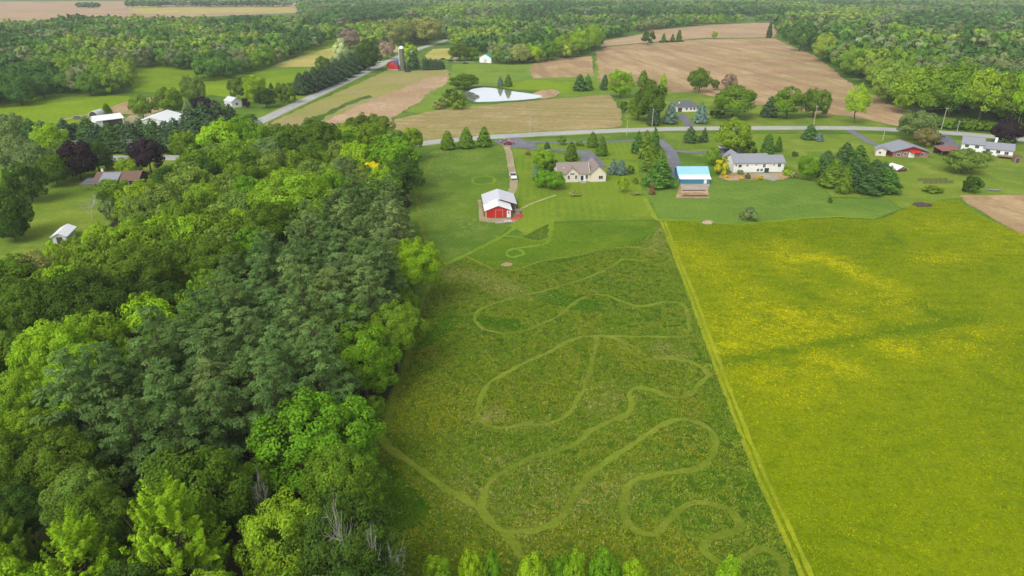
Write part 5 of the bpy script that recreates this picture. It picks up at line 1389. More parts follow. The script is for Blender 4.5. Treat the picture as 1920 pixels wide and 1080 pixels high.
# ------------------------------------------------------------------ free-standing trees
S = [
 ('cedar',839,281,245,30,'cedar',"round-topped green cedar nearest the wood in the row of three by the road"),('cedar',874,279,239,32,'cedar',"middle cedar of the row of three beside the main road"),('cedar',908,276,238,28,'cedar',"cedar nearest the gravel drive in the row of three by the road"),
 ('cedar',1071,302,266,26,'green',"dense dark green tree right behind the cream house"),('cedar',1128,293,256,24,'green',"upright green tree on the lawn above the cream house's dark drive"),('cedar',1111,277,248,22,'green',"green tree by the private lane behind the cream house"),
 ('broad',1053,273,254,20,'mid',"small round tree between the private lane and the main road"),('shrub',1086,274,262,16,'olive',"olive shrub on the strip between the lane and the road"),('cedar',1026,280,266,13,'spruce',"little dark conical tree beside the dark asphalt loop"),
 ('broad',1020,317,279,40,'lime',"pale lime tree left of the cream house roof"),('spruce',1005,334,312,16,'bluespruce',"small blue-grey spruce left of the round trees by the cream house"),('broad',1018,352,318,36,'bright',"bright green round tree, left one of the pair before the cream house"),('broad',1041,357,321,38,'bright',"bright green round tree against the cream house's front wall"),
 ('shrub',1035,322,300,34,'dark',"dark green shrub mass at the left end of the cream house"),('shrub',990,291,283,11,'russet',"small brownish shrub on the lawn below the asphalt loop"),
 ('spruce',1150,327,300,21,'bluespruce',"blue spruce closest to the cream house's right corner"),('spruce',1165,328,299,22,'bluespruce',"blue spruce at the outer end of the pair right of the cream house"),('shrub',1183,327,311,15,'green',"green bush just right of the two blue spruces"),
 ('broad',1168,362,330,20,'lime',"thin lime sapling on the striped lawn right of the cream house"),('shrub',1192,345,334,11,'green',"small bush on the lawn below the green bush by the blue spruces"),('shrub',1078,367,361,24,'paleolive',"pale stone-edged flower bed on the striped lawn before the cream house"),('shrub',1191,366,358,18,'paleolive',"pale low flower bush on the lawn next to the thin sapling"),
 ('spruce',1196,288,248,24,'cedar2',"dark arborvitae at the left end of the cluster by the forked drive"),('spruce',1211,298,244,28,'cedar',"tall yellow-green arborvitae in the middle of the cluster"),('spruce',1226,290,240,22,'cedar2',"dark tall arborvitae at the road end of the cluster"),('spruce',1221,322,268,32,'cedar',"arborvitae halfway down the row along the forked drive"),
 ('spruce',1237,330,285,34,'cedar',"arborvitae beside the drive just above the big one"),('spruce',1238,352,296,50,'cedar2',"broadest dark arborvitae at the lawn end of the row"),('cedar',1222,365,343,12,'brown',"dead rust-brown little cedar at the foot of the arborvitae row"),
 ('broad',1218,230,150,62,'green',"big dark green tree by the road left of the hip-roofed house"),('broad',1197,226,182,38,'mid',"lower mid-green tree leaning on the big tree left of the hip-roofed house"),('spruce',1225,236,190,24,'darkpine',"dark spruce standing before the big tree by the road"),('spruce',1257,233,190,24,'bluespruce',"grey-blue spruce left of the hip-roofed house's drive"),('spruce',1314,232,190,24,'bluespruce',"grey-blue spruce right of the hip-roofed house"),
 ('broad',1163,184,128,48,'lime',"rounded yellow-lime tree at the corner of the ploughed field"),('spruce',1087,171,138,24,'spruce',"dark conifer, left of the pair right of the pond"),('spruce',1102,170,140,20,'cedar2',"lighter conifer, right of the pair right of the pond"),('spruce',1134,169,139,17,'spruce',"small dark conifer left of the rounded lime tree"),
 ('cedar',1206,162,132,24,'cedar',"green cone tree against the ploughed field behind the big dark tree"),('cedar',1243,172,138,17,'lime',"yellow-green slim tree against the ploughed field"),('broad',1311,174,125,42,'green',"round dark green tree alone at the ploughed field's edge"),('broad',1341,169,147,16,'green',"small tree right of the round dark green tree at the field"),
 ('broad',1368,170,138,28,'mauve',"thin greyish half-bare tree at the ploughed field's edge"),('broad',1171,212,189,14,'dark',"small dark tree at the corner of the green and brown field strip"),('broad',1374,223,160,86,'mid',"very broad green tree on the lawn right of the hip-roofed house"),('shrub',1343,222,205,26,'dark',"dark bush under the left side of the very broad tree"),
 ('spruce',1443,220,180,28,'darkpine',"dark conifer half behind the two round trees by the road"),('broad',1476,223,164,58,'mid',"round green tree, left of the two big ones by the far verge"),('broad',1526,221,164,50,'green',"darker round tree, right of the two big ones by the far verge"),('column',1604,233,158,44,'lime',"airy leaning lime poplar alone before the ploughed field"),
 ('broad',1376,290,219,66,'yellowgreen',"big rounded yellow-green tree between the road and the ranch house"),('shrub',1404,290,262,26,'green',"dark green bush at the right foot of the big yellow-green tree"),('cedar',1439,292,250,26,'cedar2',"dark upright cedar on the lawn behind the ranch house"),('cedar',1459,285,257,16,'cedar2',"slim dark cedar right of the upright cedar behind the ranch house"),
 ('shrub',1491,294,284,13,'dark',"small dark bush alone on the lawn right of the cedars"),('spruce',1294,268,237,24,'spruce',"dark spruce on the verge by the forked drive"),('spruce',1320,267,240,15,'spruce',"slim dark spruce right of the spruce on the verge"),('shrub',1308,268,256,18,'green',"low bush between the two verge spruces"),
 ('spruce',1519,262,233,26,'spruce',"dark spruce on the near verge under the pale utility pole"),('spruce',1537,265,248,15,'bluespruce',"little blue spruce on the near verge"),('broad',1337,312,274,30,'mid',"green tree at the turn of the ranch house drive"),('shrub',1353,328,297,30,'golden',"golden-green bush against the left end of the ranch house"),
 ('shrub',1362,334,328,11,'yellow',"yellow flowering bush, leftmost before the ranch house"),('shrub',1390,337,331,9,'yellow',"yellow bush left of the round green one before the ranch house"),('shrub',1402,336,326,10,'dark',"round dark green bush among the yellow ones"),('shrub',1424,337,330,12,'yellow',"yellow bush right of the round green one before the ranch house"),('shrub',1388,327,319,14,'olive',"olive bush against the ranch house wall"),('shrub',1478,330,317,18,'lime',"lime bush at the right corner of the ranch house"),
 ('shrub',1489,333,322,14,'paleolive',"pale mixed flower bush on the rocky bed right of the ranch house"),('broad',1515,339,290,38,'bright',"round bright green tree left of the spruce cluster"),('shrub',1405,414,390,34,'greygreen',"grey-green round shrub at the top edge of the yellow field"),('shrub',1556,381,371,9,'dark',"tiny dark bush on the lawn below the spruce cluster"),
 ('spruce',1548,332,282,42,'spruce',"spruce nearest the round bright tree in the spruce cluster"),('spruce',1582,325,268,46,'spruce',"tallest dark spruce at the back of the cluster"),('spruce',1606,334,272,46,'cedar2',"green spruce right of the tallest one at the back"),('spruce',1562,352,298,44,'cedar',"yellowish spruce at the front left of the cluster"),('spruce',1583,363,308,26,'cedar',"front spruce with a pale tip in the middle of the cluster"),
 ('spruce',1600,352,295,48,'spruce',"broad spruce in the centre of the cluster"),('spruce',1634,364,310,52,'spruce',"wide dark spruce, left of the two at the lawn corner"),('spruce',1664,363,312,46,'cedar2',"wide spruce at the far right corner of the cluster"),('spruce',1641,335,300,40,'spruce',"dark spruce behind the two wide ones at the corner"),('spruce',1655,348,304,38,'spruce',"dark spruce squeezed behind the rightmost wide one"),
 ('broad',1718,264,206,70,'greygreen',"large brownish-green tree over the road behind the brick house"),('broad',1738,276,240,44,'russet',"mauve-tinted small tree before the drive of the white split-level house"),('broad',1886,274,221,50,'purple',"dark purple-leaved tree by the road at the right"),('broad',1806,326,278,72,'olive',"olive open-crowned tree over the trampoline"),('shrub',1846,301,284,40,'olive',"olive bushes against the white split-level house"),
 ('shrub',1826,363,331,38,'dark',"dark round bush at the corner of the bare soil plot"),('shrub',1752,362,352,40,'mid',"low green bush row below the vine trellis"),
 ('broad',870,168,137,52,'green',"clump of dense green trees at the left end of the pond"),('shrub',847,199,166,46,'green',"green thicket below the pond's left end"),('shrub',862,205,188,30,'mid',"low green thicket between pond and ploughed strip"),('shrub',822,205,190,26,'paleolive',"pale scrubby thicket at the tip of the pond meadow"),('spruce',938,162,142,11,'bluespruce',"little grey-blue spruce behind the pond"),('cedar',953,163,140,16,'green',"small round green tree behind the pond"),
 ('broad',267,224,176,40,'mid',"green oval tree right of the machine shed"),('broad',318,220,162,54,'mid',"large round green tree behind the white barn"),('broad',364,200,138,42,'olive',"tall olive thin-leaved tree behind the purple bush"),('broad',378,212,181,38,'purple',"dark purple round tree before the olive one"),('cedar',352,222,192,22,'greygreen',"dull green cone tree left of the purple round tree"),
 ('broad',447,188,142,32,'green',"dark green tree left of the lime tree by the cottage"),('broad',479,194,139,44,'lime',"glowing lime tree in the row near the side road"),('broad',498,203,161,42,'dark',"very dark round tree in front of the lime one near the side road"),('broad',528,193,152,28,'green',"left tree of the two by the thin pale pole"),('broad',543,194,156,30,'green',"right tree of the two by the thin pale pole"),('cedar',508,167,155,9,'dark',"tiny dark tree on the green field edge behind the round tree"),('shrub',461,203,184,15,'purple',"purple bush beside the cottage"),
 ('cedar',200,214,194,18,'green',"small green tree behind the machine shed's end"),('shrub',470,228,213,24,'green',"green bush at the road junction's drive mouth"),
 ('broad',692,133,74,46,'dark',"dense dark tree behind the pine row on the side road"),('broad',640,122,72,32,'cream',"pale cream blossoming tree behind the pine row"),('broad',606,134,104,30,'green',"green tree at the corner of the straw field"),('broad',726,112,72,30,'mauve',"pinkish-brown bare tree near the pale pink house"),('broad',768,118,80,32,'lime',"lime round tree behind the silo"),('spruce',776,130,95,22,'darkpine',"big dark conifer right of the silo"),
 ('broad',1215,84,56,24,'dark',"dark tree at the end of the hedge across the ploughed fields"),('cedar',1244,80,61,9,'green',"first little tree of the hedge line between the ploughed fields"),('cedar',1261,79,63,9,'green',"second little tree of the hedge line between the ploughed fields"),('cedar',1273,77,54,11,'green',"tallest little tree of the hedge line between the ploughed fields"),('broad',1340,73,58,12,'lime',"lime little tree alone on the line between the ploughed fields"),('cedar',1442,72,40,11,'dark',"slim dark tree at the right end of the ploughed fields' line"),
 ('broad',240,332,296,44,'yellowgreen',"yellow-green bush by the road above the russet roof"),('broad',148,340,262,72,'purple',"big dark purple tree at the left side of the road"),('broad',183,325,266,46,'dark',"dark green tree pressed against the big purple tree"),('broad',281,328,257,60,'purple',"dark purple tree standing over the road right of the pole"),('shrub',208,318,296,26,'green',"dull green bush before the roadside left of the yellow-green one"),
 ('broad',213,387,336,66,'mid',"mid-green tree in front of the russet-roofed house"),('bare',168,412,368,60,'olive',"grey leafless shrub tree on the side yard of the brown house"),('broad',206,414,374,32,'greygreen',"grey-green tree beside the leafless one on the side yard"),
]
for sp, cx, by, ty, w, col, lb in S: spec(sp, cx, by, ty, w, col, lb)
for i in range(9):
    x = 795 + i * 4.4
    spec('spruce', x, 132 - i * 0.2, 108 - (i % 2) * 2 + i * 0.7, 9, 'darkpine', "clipped dark cedar in the row right of the silo", "row of dark cedars by the silo")
for i, (x, b_, t_) in enumerate([(577,182,138),(590,178,134),(604,173,127),(618,168,122),(631,163,116),(645,157,112),(659,150,106),(672,143,100),(684,136,95),(698,128,92)]):
    spec('spruce', x - 13, b_ - 4, t_ - 3, 34, 'darkpine', "dark roadside pine in the row along the side road", "row of dark pines along the side road", 'pine_tree')
for cx, by, ty, w, c, lb in [(752,86,32,58,'paleolive',"big pale yellowish tree left of the side road's far bend"),(800,84,28,60,'paleolive',"big pale yellowish tree over the side road's far bend"),(655,92,52,42,'mauve',"greyish thin-leaved tree at the tip of the upper left woodland"),
  (862,114,80,38,'green',"dark green tree at the corner of the small straw field"),(884,113,86,30,'mid',"mid-green tree left behind the teal-roofed barn"),(932,120,90,22,'mid',"green tree touching the teal-roofed barn's right side"),(950,121,94,28,'greygreen',"grey-green tree second right of the teal-roofed barn"),(974,120,80,36,'paleolive',"pale blossoming tree along the pasture edge"),
  (1001,118,82,32,'lime',"lime tree along the pasture edge above the small brown plot"),(1028,114,72,34,'bright',"bright green tree along the pasture edge"),(1055,109,64,36,'yellowgreen',"yellow-green tree along the pasture edge near the grass lane"),(1084,104,52,38,'lime',"tall lime tree along the pasture edge near the grass lane"),(1110,96,42,36,'yellowgreen',"last yellow-green tree of the pasture edge by the grass lane"),
  (1664,196,112,66,'far4',"wide yellow-green domed tree at the front of the right wood"),(1722,214,122,92,'yellowgreen',"very broad pale domed tree in front of the grey-roofed house"),(1780,220,114,84,'mid',"tall domed tree in the right wood above the tall utility pole"),(1838,226,124,84,'yellowgreen',"broad yellow-green tree in the right wood above the hedge"),(1890,232,132,76,'mid',"broad green tree in the right wood over the purple-leaved one"),(1916,238,118,56,'lime',"tall pale lime tree at the right border above the road"),
  (1600,146,84,50,'far2',"round tree on the field side of the right wood, middle of its edge"),(1545,116,58,48,'far4',"round yellowish tree on the field side of the right wood, upper part"),(1500,96,40,46,'far3',"dark round tree at the upper tip of the right wood")]:
    spec('full', cx, by, ty, w, c, lb)
rr = random.Random(3)
for i in range(16):
    x = 66 + i * 20.5
    spec('spruce', x + rr.uniform(-4, 4), 282 + rr.uniform(-4, 6), 225 + rr.uniform(-7, 7) - (6 if i > 12 else 0), 50, rr.choice(['darkpine', 'darkpine', 'spruce']), "dark pine in the long row between the white barns and the road", "pine row before the white barns", 'pine_tree')
for i, (x, b_, t_, w) in enumerate([(362,276,200,44),(388,272,190,48),(412,268,188,46),(434,262,194,42),(400,284,214,44),(370,290,222,40),(428,280,214,38)]):
    spec('spruce', x, b_, t_, w + 12, 'darkpine', "tall dark pine in the clump at the right end of the long row", "pine clump at the end of the row", 'pine_tree')
for i in range(12):
    x = 1768 + i * 15
    spec('shrub', x, 241 + i * 1.1 + rr.uniform(-1, 1), 224 + i * 0.8 + rr.uniform(-3, 3), 26, rr.choice(['green', 'mid', 'dark']), "green roadside bush at the foot of the right wood", "hedge along the road at the right")
for i in range(14):
    x = 1238 + i * 3.2
    spec('shrub', x, 80 - i * 0.1, 75.5, 6, 'dark', "low hedge bush on the line between the ploughed fields", "hedge between the ploughed fields")

# ------------------------------------------------------------------ the near wood, crown by crown
N1 = [
 ('full',140,464,20,'mid',"small tree overlapping the near corner of the tin shed"),('full',98,468,15,'lime',"lime bush-like crown hiding the foot of the tin shed"),
 ('full',590,826,112,'bright',"huge fresh green spreading tree at the wood edge by the bend of the mown trail"),('full',680,672,66,'bright',"lush bright green tree bulging over the trail at the middle of the wood edge"),('full',365,930,112,'green',"great dark green domed tree behind the feathery lime tree"),
 ('ash',322,1010,92,'lime',"feathery upright lime tree at the bottom of the photo"),('ash',150,1060,80,'lime',"feathery lime tree at the very bottom left of the tall feathery one"),('full',532,1012,86,'yellowgreen',"speckled yellow-green tree beside the grey leafless trees"),
 ('broad',153,935,66,'olive',"olive-tinged tree left of the great dark dome"),('broad',275,820,48,'green',"green crown in front of the pines above the great dark dome"),('broad',105,662,66,'lime',"glowing lime domed crown at the left of the pine stand"),('broad',100,728,46,'lime',"lime crown directly below the glowing lime dome"),
 ('broad',38,745,58,'yellowgreen',"yellow-green crown at the left border below the lime dome"),('broad',160,566,78,'dark',"great dark green crown in the middle left of the wood"),('broad',55,585,60,'green',"green crown at the left border beside the great dark one"),('broad',262,512,66,'green',"wide green crown above the great dark one"),
 ('broad',275,598,48,'lime',"tall lime crown leaning on the pine stand's left edge"),('broad',315,540,36,'mid',"rounded mid-green crown above the tall lime one"),('broad',392,528,38,'mid',"mid-green crown at the top left edge of the pine stand"),('broad',362,446,44,'yellowgreen',"lime-yellow crown in the upper middle of the wood"),
 ('broad',405,495,52,'green',"deep green crown between the lime-yellow one and the pines"),('broad',415,440,48,'mid',"mid-green lobed crown right of the lime-yellow one"),('broad',548,368,68,'yellowgreen',"big yellow-green dome above the pine stand"),('broad',500,425,55,'green',"green crown below the big yellow-green dome"),
 ('column',622,345,21,'lime',"narrow lime column of leaves between dome and golden tree"),('broad',697,328,24,'gold',"golden yellow tree at the upper right of the wood"),('spruce',660,330,22,'bluespruce',"blue-grey spruce left of the golden tree"),('broad',655,350,16,'purple',"small purple-leaved tree under the blue-grey spruce"),
 ('broad',738,292,46,'bright',"vivid green round tree near the road at the wood's top right corner"),('broad',667,296,32,'lime',"lime round tree left of the vivid green one"),('broad',695,262,34,'mid',"fresh green crown above the lime round tree"),('broad',672,242,28,'green',"dark crown on the far side of the road corner"),('broad',708,240,26,'mid',"light green crown at the wood's uppermost right"),
 ('broad',772,262,22,'yellowgreen',"thin yellow-green tree at the road end of the fence line"),('broad',536,268,38,'green',"deep green crown next to the gap with the road showing"),('broad',604,262,36,'green',"deep green crown right of the gap with the road"),('broad',412,258,38,'lime',"sunny lime crown at the top of the wood left of centre"),('broad',455,246,30,'bright',"bright crown right of the sunny lime one at the top"),
 ('broad',348,270,27,'mid',"round green crown by the road right of the purple tree"),('broad',440,305,44,'mid',"mid-green crown below the sunny lime one"),('broad',500,292,32,'greygreen',"grey-green thinning crown in the upper wood"),('broad',548,318,24,'lime',"small lime crown above the big yellow-green dome"),('broad',640,320,26,'greygreen',"grey-green crown left of the lime round tree"),
 ('broad',352,348,38,'olive',"olive crown in the upper left wood beside dead stems"),('broad',310,385,40,'olive',"pale olive crown lower left of the dead stems"),('broad',440,392,36,'olive',"olive crown left of the big yellow-green dome"),('broad',385,375,34,'yellowgreen',"yellowish crown among the olive ones"),('broad',305,345,26,'green',"dark vine-covered crown near the russet-roofed house"),
 ('broad',260,405,36,'olive',"olive crown before the side yard"),('broad',240,455,40,'yellowgreen',"yellow-green crown right of the tin shed"),('broad',184,446,27,'lime',"lime crown just right of the tin shed"),('broad',200,482,30,'russet',"brownish crown below the lime one by the tin shed"),('broad',148,494,34,'mid',"mid-green crown below the tin shed"),('broad',62,510,36,'paleolive',"pale reddish-olive crown left below the tin shed"),('broad',20,520,40,'mid',"green crown at the left border below the yard"),
 ('broad',305,455,42,'mid',"mid-green crown in the upper left wood"),('broad',335,410,36,'mid',"fresh green crown above the mid one"),('broad',470,345,34,'green',"deep green crown left above the big dome"),('broad',600,400,34,'mid',"mid-green crown at the right foot of the big dome"),
 ('full',742,562,42,'mid',"leafy green tree at the trail where the wood bulges"),('broad',764,500,24,'mid',"green tree below the pine point at the trail"),('full',736,612,40,'bright',"bright crown above the lush one on the wood edge"),('broad',655,612,42,'lime',"lime crown in a notch of the pine stand"),('full',698,766,24,'mid',"small leafy tree over the trail next to the huge fresh green tree"),('broad',640,560,22,'mid',"small lime-tipped tree poking up inside the pine stand"),
 ('broad',720,345,30,'lime',"lime sapling crowd below the golden tree"),('broad',20,660,46,'green',"green crown at the left border above the yellow-green one"),('broad',225,665,36,'mid',"mid-green crown under the tall lime one"),('broad',20,870,70,'green',"dark green crown at the left border in the lower wood"),('broad',70,820,60,'yellowgreen',"yellowish crown in the lower left wood"),('broad',200,860,44,'dark',"dark crown left of the great dark dome"),
 ('broad',40,960,60,'dark',"dark green crown at the lower left border"),('ash',15,1040,60,'mid',"drooping green tree at the lower left corner"),('broad',250,1085,50,'green',"green crown at the bottom border between the feathery trees"),('broad',480,900,40,'mid',"green crown behind the leafless trees"),('shrub',558,888,30,'russet',"brown-grey dry bush between the huge fresh green tree and the speckled one"),
 ('broad',724,1040,22,'bright',"bright sapling behind the grey leafless trees"),
 ('ash',820,1075,26,'lime',"lime sapling top at the bottom border, leftmost of the row"),('ash',884,1082,20,'lime',"second lime sapling top from the left at the bottom border"),('ash',924,1080,22,'lime',"third lime sapling top from the left at the bottom border"),('ash',998,1078,26,'lime',"lime sapling top where the mown trail leaves the photo"),('ash',1050,1072,24,'lime',"taller sapling top right of the trail at the bottom border"),('ash',1078,1074,22,'lime',"sapling top next to the taller one at the bottom border"),('ash',1134,1074,28,'lime',"wide lime sapling top in the middle of the bottom border"),('ash',1186,1082,24,'lime',"last lime sapling top of the bottom row"),('ash',1366,1078,24,'lime',"single lime sapling top in the last loop of the mown trail"),
]
for sp, cx, cy, rp, col, lb in N1:
    if sp == 'spruce': spec('spruce', cx, cy + 26, cy - 24, rp * 2, col, lb)
    elif cy > 1060 and cx > 800: canopy('full' if cx % 4 < 3 else sp, cx, cy + 6, rp * (1.0 + (cx % 7) * 0.06), col if cx % 3 else 'bright', lb, "sapling tops along the bottom border", H=6.5 + (cx % 5) * 0.6)
    elif sp == 'shrub': canopy('broad', cx, cy, rp, col, lb, H=6.0)
    else: canopy(sp, cx, cy, rp, col, lb)
def bare_top(cx, top, by, w, lb):
    g = G(cx, by); h = top_z(cx, by, top); spr = w / 2 * mpp(cx, by, h * .6) / 0.34
    plant('bare', g.x, g.y, spr, h, 'olive', lb)
bare_top(664, 936, 1190, 76, "tallest grey leafless tree at the wood's bottom edge"); bare_top(712, 952, 1180, 70, "grey leafless tree right of the tallest one"); bare_top(748, 1010, 1180, 44, "small grey leafless tree nearest the meadow")
bare_top(402, 1040, 1160, 36, "grey dead treetop below the great dark dome"); bare_top(508, 860, 1010, 40, "dead grey branches left of the dry bush"); bare_top(640, 985, 1120, 40, "leafless tree left of the tallest grey one")
bare_top(402, 318, 400, 22, "dead pale stem standing in the upper wood"); bare_top(300, 350, 415, 24, "dead grey stems near the russet-roofed house"); bare_top(85, 860, 960, 30, "dead leaning stem in the lower left wood")

def inside(p, poly):
    c = False; j = len(poly) - 1
    for i in range(len(poly)):
        (xi, yi), (xj, yj) = poly[i], poly[j]
        if (yi > p[1]) != (yj > p[1]) and p[0] < (xj - xi) * (p[1] - yi) / (yj - yi) + xi: c = not c
        j = i
    return c
def project(x, y, z):
    v = Vector((x, y, z - CAM_H)); cp, sp = math.cos(PITCH), math.sin(PITCH)
    d = v.y * cp - v.z * sp; w = v.y * sp + v.z * cp
    return 960 + F_PX * v.x / d, 540 - F_PX * w / d, d
def scatter(px_poly, z, spacing, seed, avoid=True, k=0.62):
    """spaced points whose crowns fill the pixel region"""
    rg = random.Random(seed)
    poly = [tuple(G(q[0], q[1], q[2] if len(q) > 2 else z))[:2] for q in px_poly]
    xs = [p[0] for p in poly]; ys = [p[1] for p in poly]
    grid = {}; out = []
    cs = spacing
    tries = int((max(xs)-min(xs)) * (max(ys)-min(ys)) / spacing**2 * 9)
    occ = [(a, b, r) for a, b, r in WOODS if min(xs)-20 < a < max(xs)+20 and min(ys)-20 < b < max(ys)+20] if avoid else []
    for _ in range(tries):
        x, y = rg.uniform(min(xs), max(xs)), rg.uniform(min(ys), max(ys))
        gx, gy = int(x // cs), int(y // cs)
        if any((x-a)**2 + (y-b)**2 < spacing**2 * 0.8 for i in (-1,0,1) for j in (-1,0,1) for a, b in grid.get((gx+i, gy+j), ())): continue
        if not inside((x, y), poly): continue
        if any((x-a)**2 + (y-b)**2 < (r*k + spacing*0.35)**2 for a, b, r in occ): continue
        grid.setdefault((gx, gy), []).append((x, y)); out.append((x, y))
    return out

for q in ((112,470),(118,458),(125,440),(100,480)):
    g = G(q[0], q[1], 6); WOODS.append((g.x, g.y, 4.0))
# pines of the near stand
PINE_PX = [(748,376),(745,350),(700,352),(650,372),(600,410),(540,432),(500,455),(445,515),(405,570),(310,610),(235,670),(155,710),(115,750),(130,800),(235,820),(330,800),(420,830),(470,800),(500,760),(560,730),(640,700),(645,640),(700,590),(705,530),(742,470),(746,410)]
for x, y in scatter(PINE_PX, 13.0, 5.4, 21, k=0.5):
    h = rnd.uniform(16, 20)
    s = rnd.uniform(15, 19)
    plant('pine', x, y, s, h, rnd.choice(['pine', 'pine', 'pine2', 'pine3']), "grey-green white pine in the dense stand in the middle of the near wood", "grey-green pines of the near stand")
    WOODS.append((x, y, 3.0))
# the wood's other crowns
FILL_PX = [(-90,550),(60,520),(140,490),(190,440),(250,395),(290,340),(340,300),(420,262),(560,250),(690,240),(745,262),(760,330),(700,360),(780,500),(765,565),(742,640),(704,700),(665,800),(650,900),(640,1000),(690,1090),(640,1300),(-700,1300)]
FG = {'lime': "lime-green", 'mid': "mid-green", 'green': "deep green", 'dark': "dark green", 'olive': "olive-green", 'yellowgreen': "yellow-green", 'bright': "bright green"}
pine_w = [tuple(G(x, y, 13))[:2] for x, y in PINE_PX]
for x, y in scatter(FILL_PX, 9.5, 7.6, 22, k=0.78):
    if inside((x, y), pine_w) and rnd.random() < 0.85: continue
    c = rnd.choice(['mid', 'mid', 'green', 'green', 'dark', 'olive', 'yellowgreen', 'bright', 'lime'])
    r = rnd.uniform(4.0, 5.6)
    plant('broad', x, y, r, min(r * 1.25, rnd.uniform(5.2, 6.8)), c, FG[c] + " crown filling the near wood between the larger trees", FG[c] + " filling crowns of the near wood")
    WOODS.append((x, y, r))
# left border grove
LG = [(28,285,38,'greygreen',"grey-green tall tree at the left border beside the lime willow"),(92,262,32,'lime',"lime willow-like tree at the left below the pine row"),(62,300,34,'greygreen',"dull grey-green tree below the lime willow"),(48,338,34,'dark',"dark tree at the yard's left edge"),(10,396,42,'dark',"dark drooping willow at the left border of the yard"),(8,345,26,'lime',"lime tree at the left border above the dark willow"),(100,316,27,'green',"green tree left of the big purple tree"),(15,240,30,'greygreen',"grey-green tree at the left border below the green field"),(20,422,26,'dark',"low dark tree at the foot of the drooping willow"),(118,290,26,'olive',"olive tree between the lime willow and the big purple tree")]
for cx, cy, rp, col, lb in LG: canopy('full', cx, cy, rp, col, lb)

# ------------------------------------------------------------------ the woods beyond: the trees that show largest as things, the rest as masses
FARC = ['far1', 'far1', 'far2', 'far3', 'far4', 'far2', 'far5']
FARD = {'far1': "mid-green", 'far2': "fresh green", 'far3': "dark green", 'far4': "yellow-green", 'far5': "greyish"}
TZ = 19
REG = [
 ("upper left woodland", [(-120,34,TZ),(60,29,TZ),(95,25,TZ),(150,20,TZ),(300,23,TZ),(560,21,TZ),(640,40,TZ),(665,66),(622,78),(560,105),(500,127),(465,137),(432,150),(385,152),(372,134),(300,127),(240,131),(246,160),(235,180),(90,182),(60,200),(-120,212)], 0, 11.0, 24),
 ("woods behind the silo", [(640,40,TZ),(760,20,TZ),(1450,18,TZ),(1452,40),(1330,46),(1205,58),(1128,76),(1116,92),(1062,112),(1000,116),(930,120),(925,108),(880,98),(852,88),(842,74),(815,74),(780,84),(740,82),(700,84),(652,80),(660,64)], 0, 11.5, 4),
 ("right-hand wood", [(1455,46),(1470,34,TZ),(1640,36,TZ),(1990,60,TZ),(2060,265),(1900,236),(1800,226),(1730,214),(1700,196),(1640,166),(1590,138),(1530,98),(1478,80)], 0, 13.0, 28),
]
MASS = {}
ORDER = ['far3', 'far1', 'far5', 'far2', 'far4']
def add_mass(key, x, y, sx, sz, c, lod):
    V, Q, T = proto('full/' + lod, rnd.randrange(5))[2]
    a = rnd.uniform(0, 6.283); ca, sa = math.cos(a), math.sin(a)
    R = np.array([[ca*sx, -sa*sx, 0], [sa*sx, ca*sx, 0], [0, 0, sz]])
    Vm = V @ R.T + np.array([x, y, 0])
    d = MASS.setdefault(key, [[], [], [], 0])
    d[0].append(Vm); d[1].append(Q + d[3]); d[2].append(T * np.array(jit(PAL[c], 0.08)[:3])); d[3] += len(Vm)
for nm, poly, z, sp_, keepn in REG:
    pts = scatter(poly, z, sp_, 31 + keepn, k=0.7)
    pts.sort(key=lambda p: math.hypot(*p))
    for i, (x, y) in enumerate(pts):
        u = mnoise.noise(Vector((x*0.012, y*0.012, 2)))
        c = ORDER[int(max(0, min(4, 2.2 + u * 5.5 + rnd.gauss(0, 0.75))))]
        u2 = mnoise.noise(Vector((x*0.022, y*0.022, 7)))
        if u2 < -0.42 and i >= keepn: continue
        r = rnd.uniform(5.0, 8.6); sz = rnd.uniform(5.0, 7.4) * (1 + 0.4 * u2)
        if nm[:5] == 'right': r *= 1.28; sz *= rnd.uniform(1.0, 1.45)
        if i < keepn:
            plant('full', x, y, r, sz * 1.12, c, FARD[c] + " tree along the near side of the " + nm, FARD[c] + " trees of the " + nm)
        else:
            add_mass(nm, x, y, r, sz * 1.12, c, 'far' if math.hypot(x, y) < 620 else 'tiny')
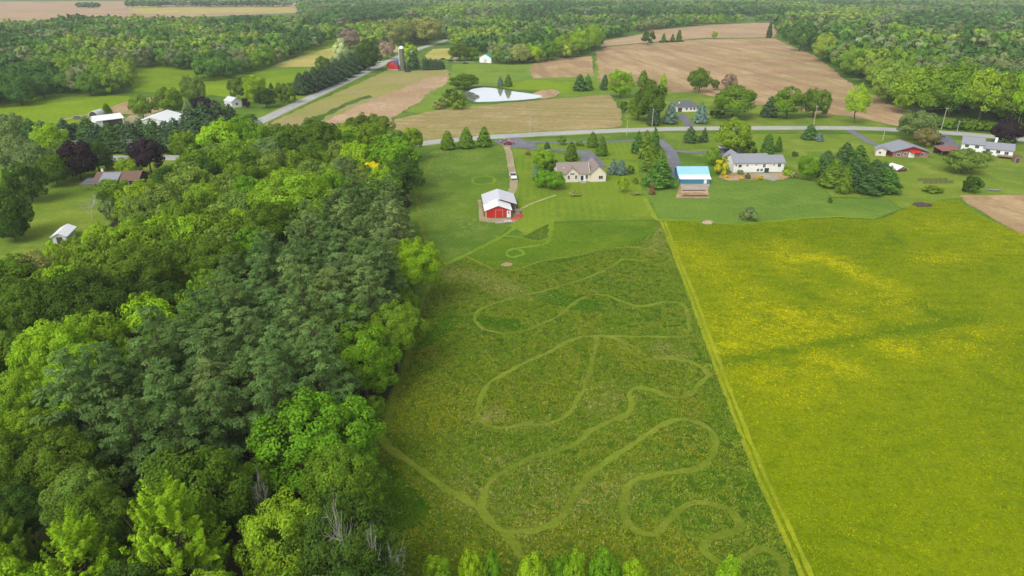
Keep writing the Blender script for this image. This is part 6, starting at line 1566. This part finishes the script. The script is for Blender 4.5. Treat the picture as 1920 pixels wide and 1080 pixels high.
# farthest band
band = scatter([(-400,36),(60,34),(100,28),(280,24),(560,24),(640,36),(760,22),(1450,20),(1500,28),(1640,34),(2000,60),(2300,60),(2400,4),(-500,4)], 10, 15.0, 77, avoid=False)
tan_polys = [[tuple(G(*p))[:2] for p in q] for q in ([(-500,60),(-500,4),(300,2),(560,6),(570,60)], [(1440,46),(1452,38),(1490,37),(1500,42),(1462,50)])]
for x, y in band:
    if any(inside((x, y), q) for q in tan_polys): continue
    add_mass("farthest woods", x, y, rnd.uniform(7.5, 12), rnd.uniform(5.5, 9.5), ORDER[int(max(0, min(4, 1.8 + mnoise.noise(Vector((x*0.006, y*0.004, 6))) * 6 + rnd.gauss(0, 0.6))))], 'tiny')
for px in range(225, 300, 6): 
    if 145 < px < 185 or px > 238: 
        g = G(px, 14); add_mass("farthest woods", g.x, g.y, 11, 8, 'far3', 'tiny')
for px in range(150, 184, 4):
    g = G(px, 16); add_mass("farthest woods", g.x, g.y, 9, 7, 'far3', 'tiny')
for px in range(296, 545, 5):
    g = G(px, 12.5 + rnd.uniform(-1.5, 1)); add_mass("farthest woods", g.x, g.y, 12, 7.5, rnd.choice(['far3', 'far3', 'far5']), 'tiny')
for nm, (Vl, Ql, Tl, _) in MASS.items():
    o = bpy.data.objects.new("woodland", np_mesh("woodland", np.vstack(Vl), np.vstack(Ql), [LEAF], tint=np.vstack(Tl)))
    C.objects.link(o)
    tag(o, "closed canopy of the " + nm + " fading into haze", "woodland", kind="stuff")

# ------------------------------------------------------------------ air
hm = bpy.data.materials.new("haze"); hm.use_nodes = True
hn = hm.node_tree; hn.nodes.clear()
ho = hn.nodes.new("ShaderNodeOutputMaterial"); hv = hn.nodes.new("ShaderNodeVolumePrincipled")
hv.inputs['Color'].default_value = (0.80, 0.87, 0.92, 1)
hv.inputs['Density'].default_value = 0.00013
hv.inputs['Anisotropy'].default_value = 0.0
hn.links.new(hv.outputs[0], ho.inputs['Volume'])
b = MB(); b.box(-6300, 6300, -700, 9300, -1.0, 72.0)
tag(b.build("haze", hm), "thin pale summer haze over the whole valley", "haze", kind="stuff")
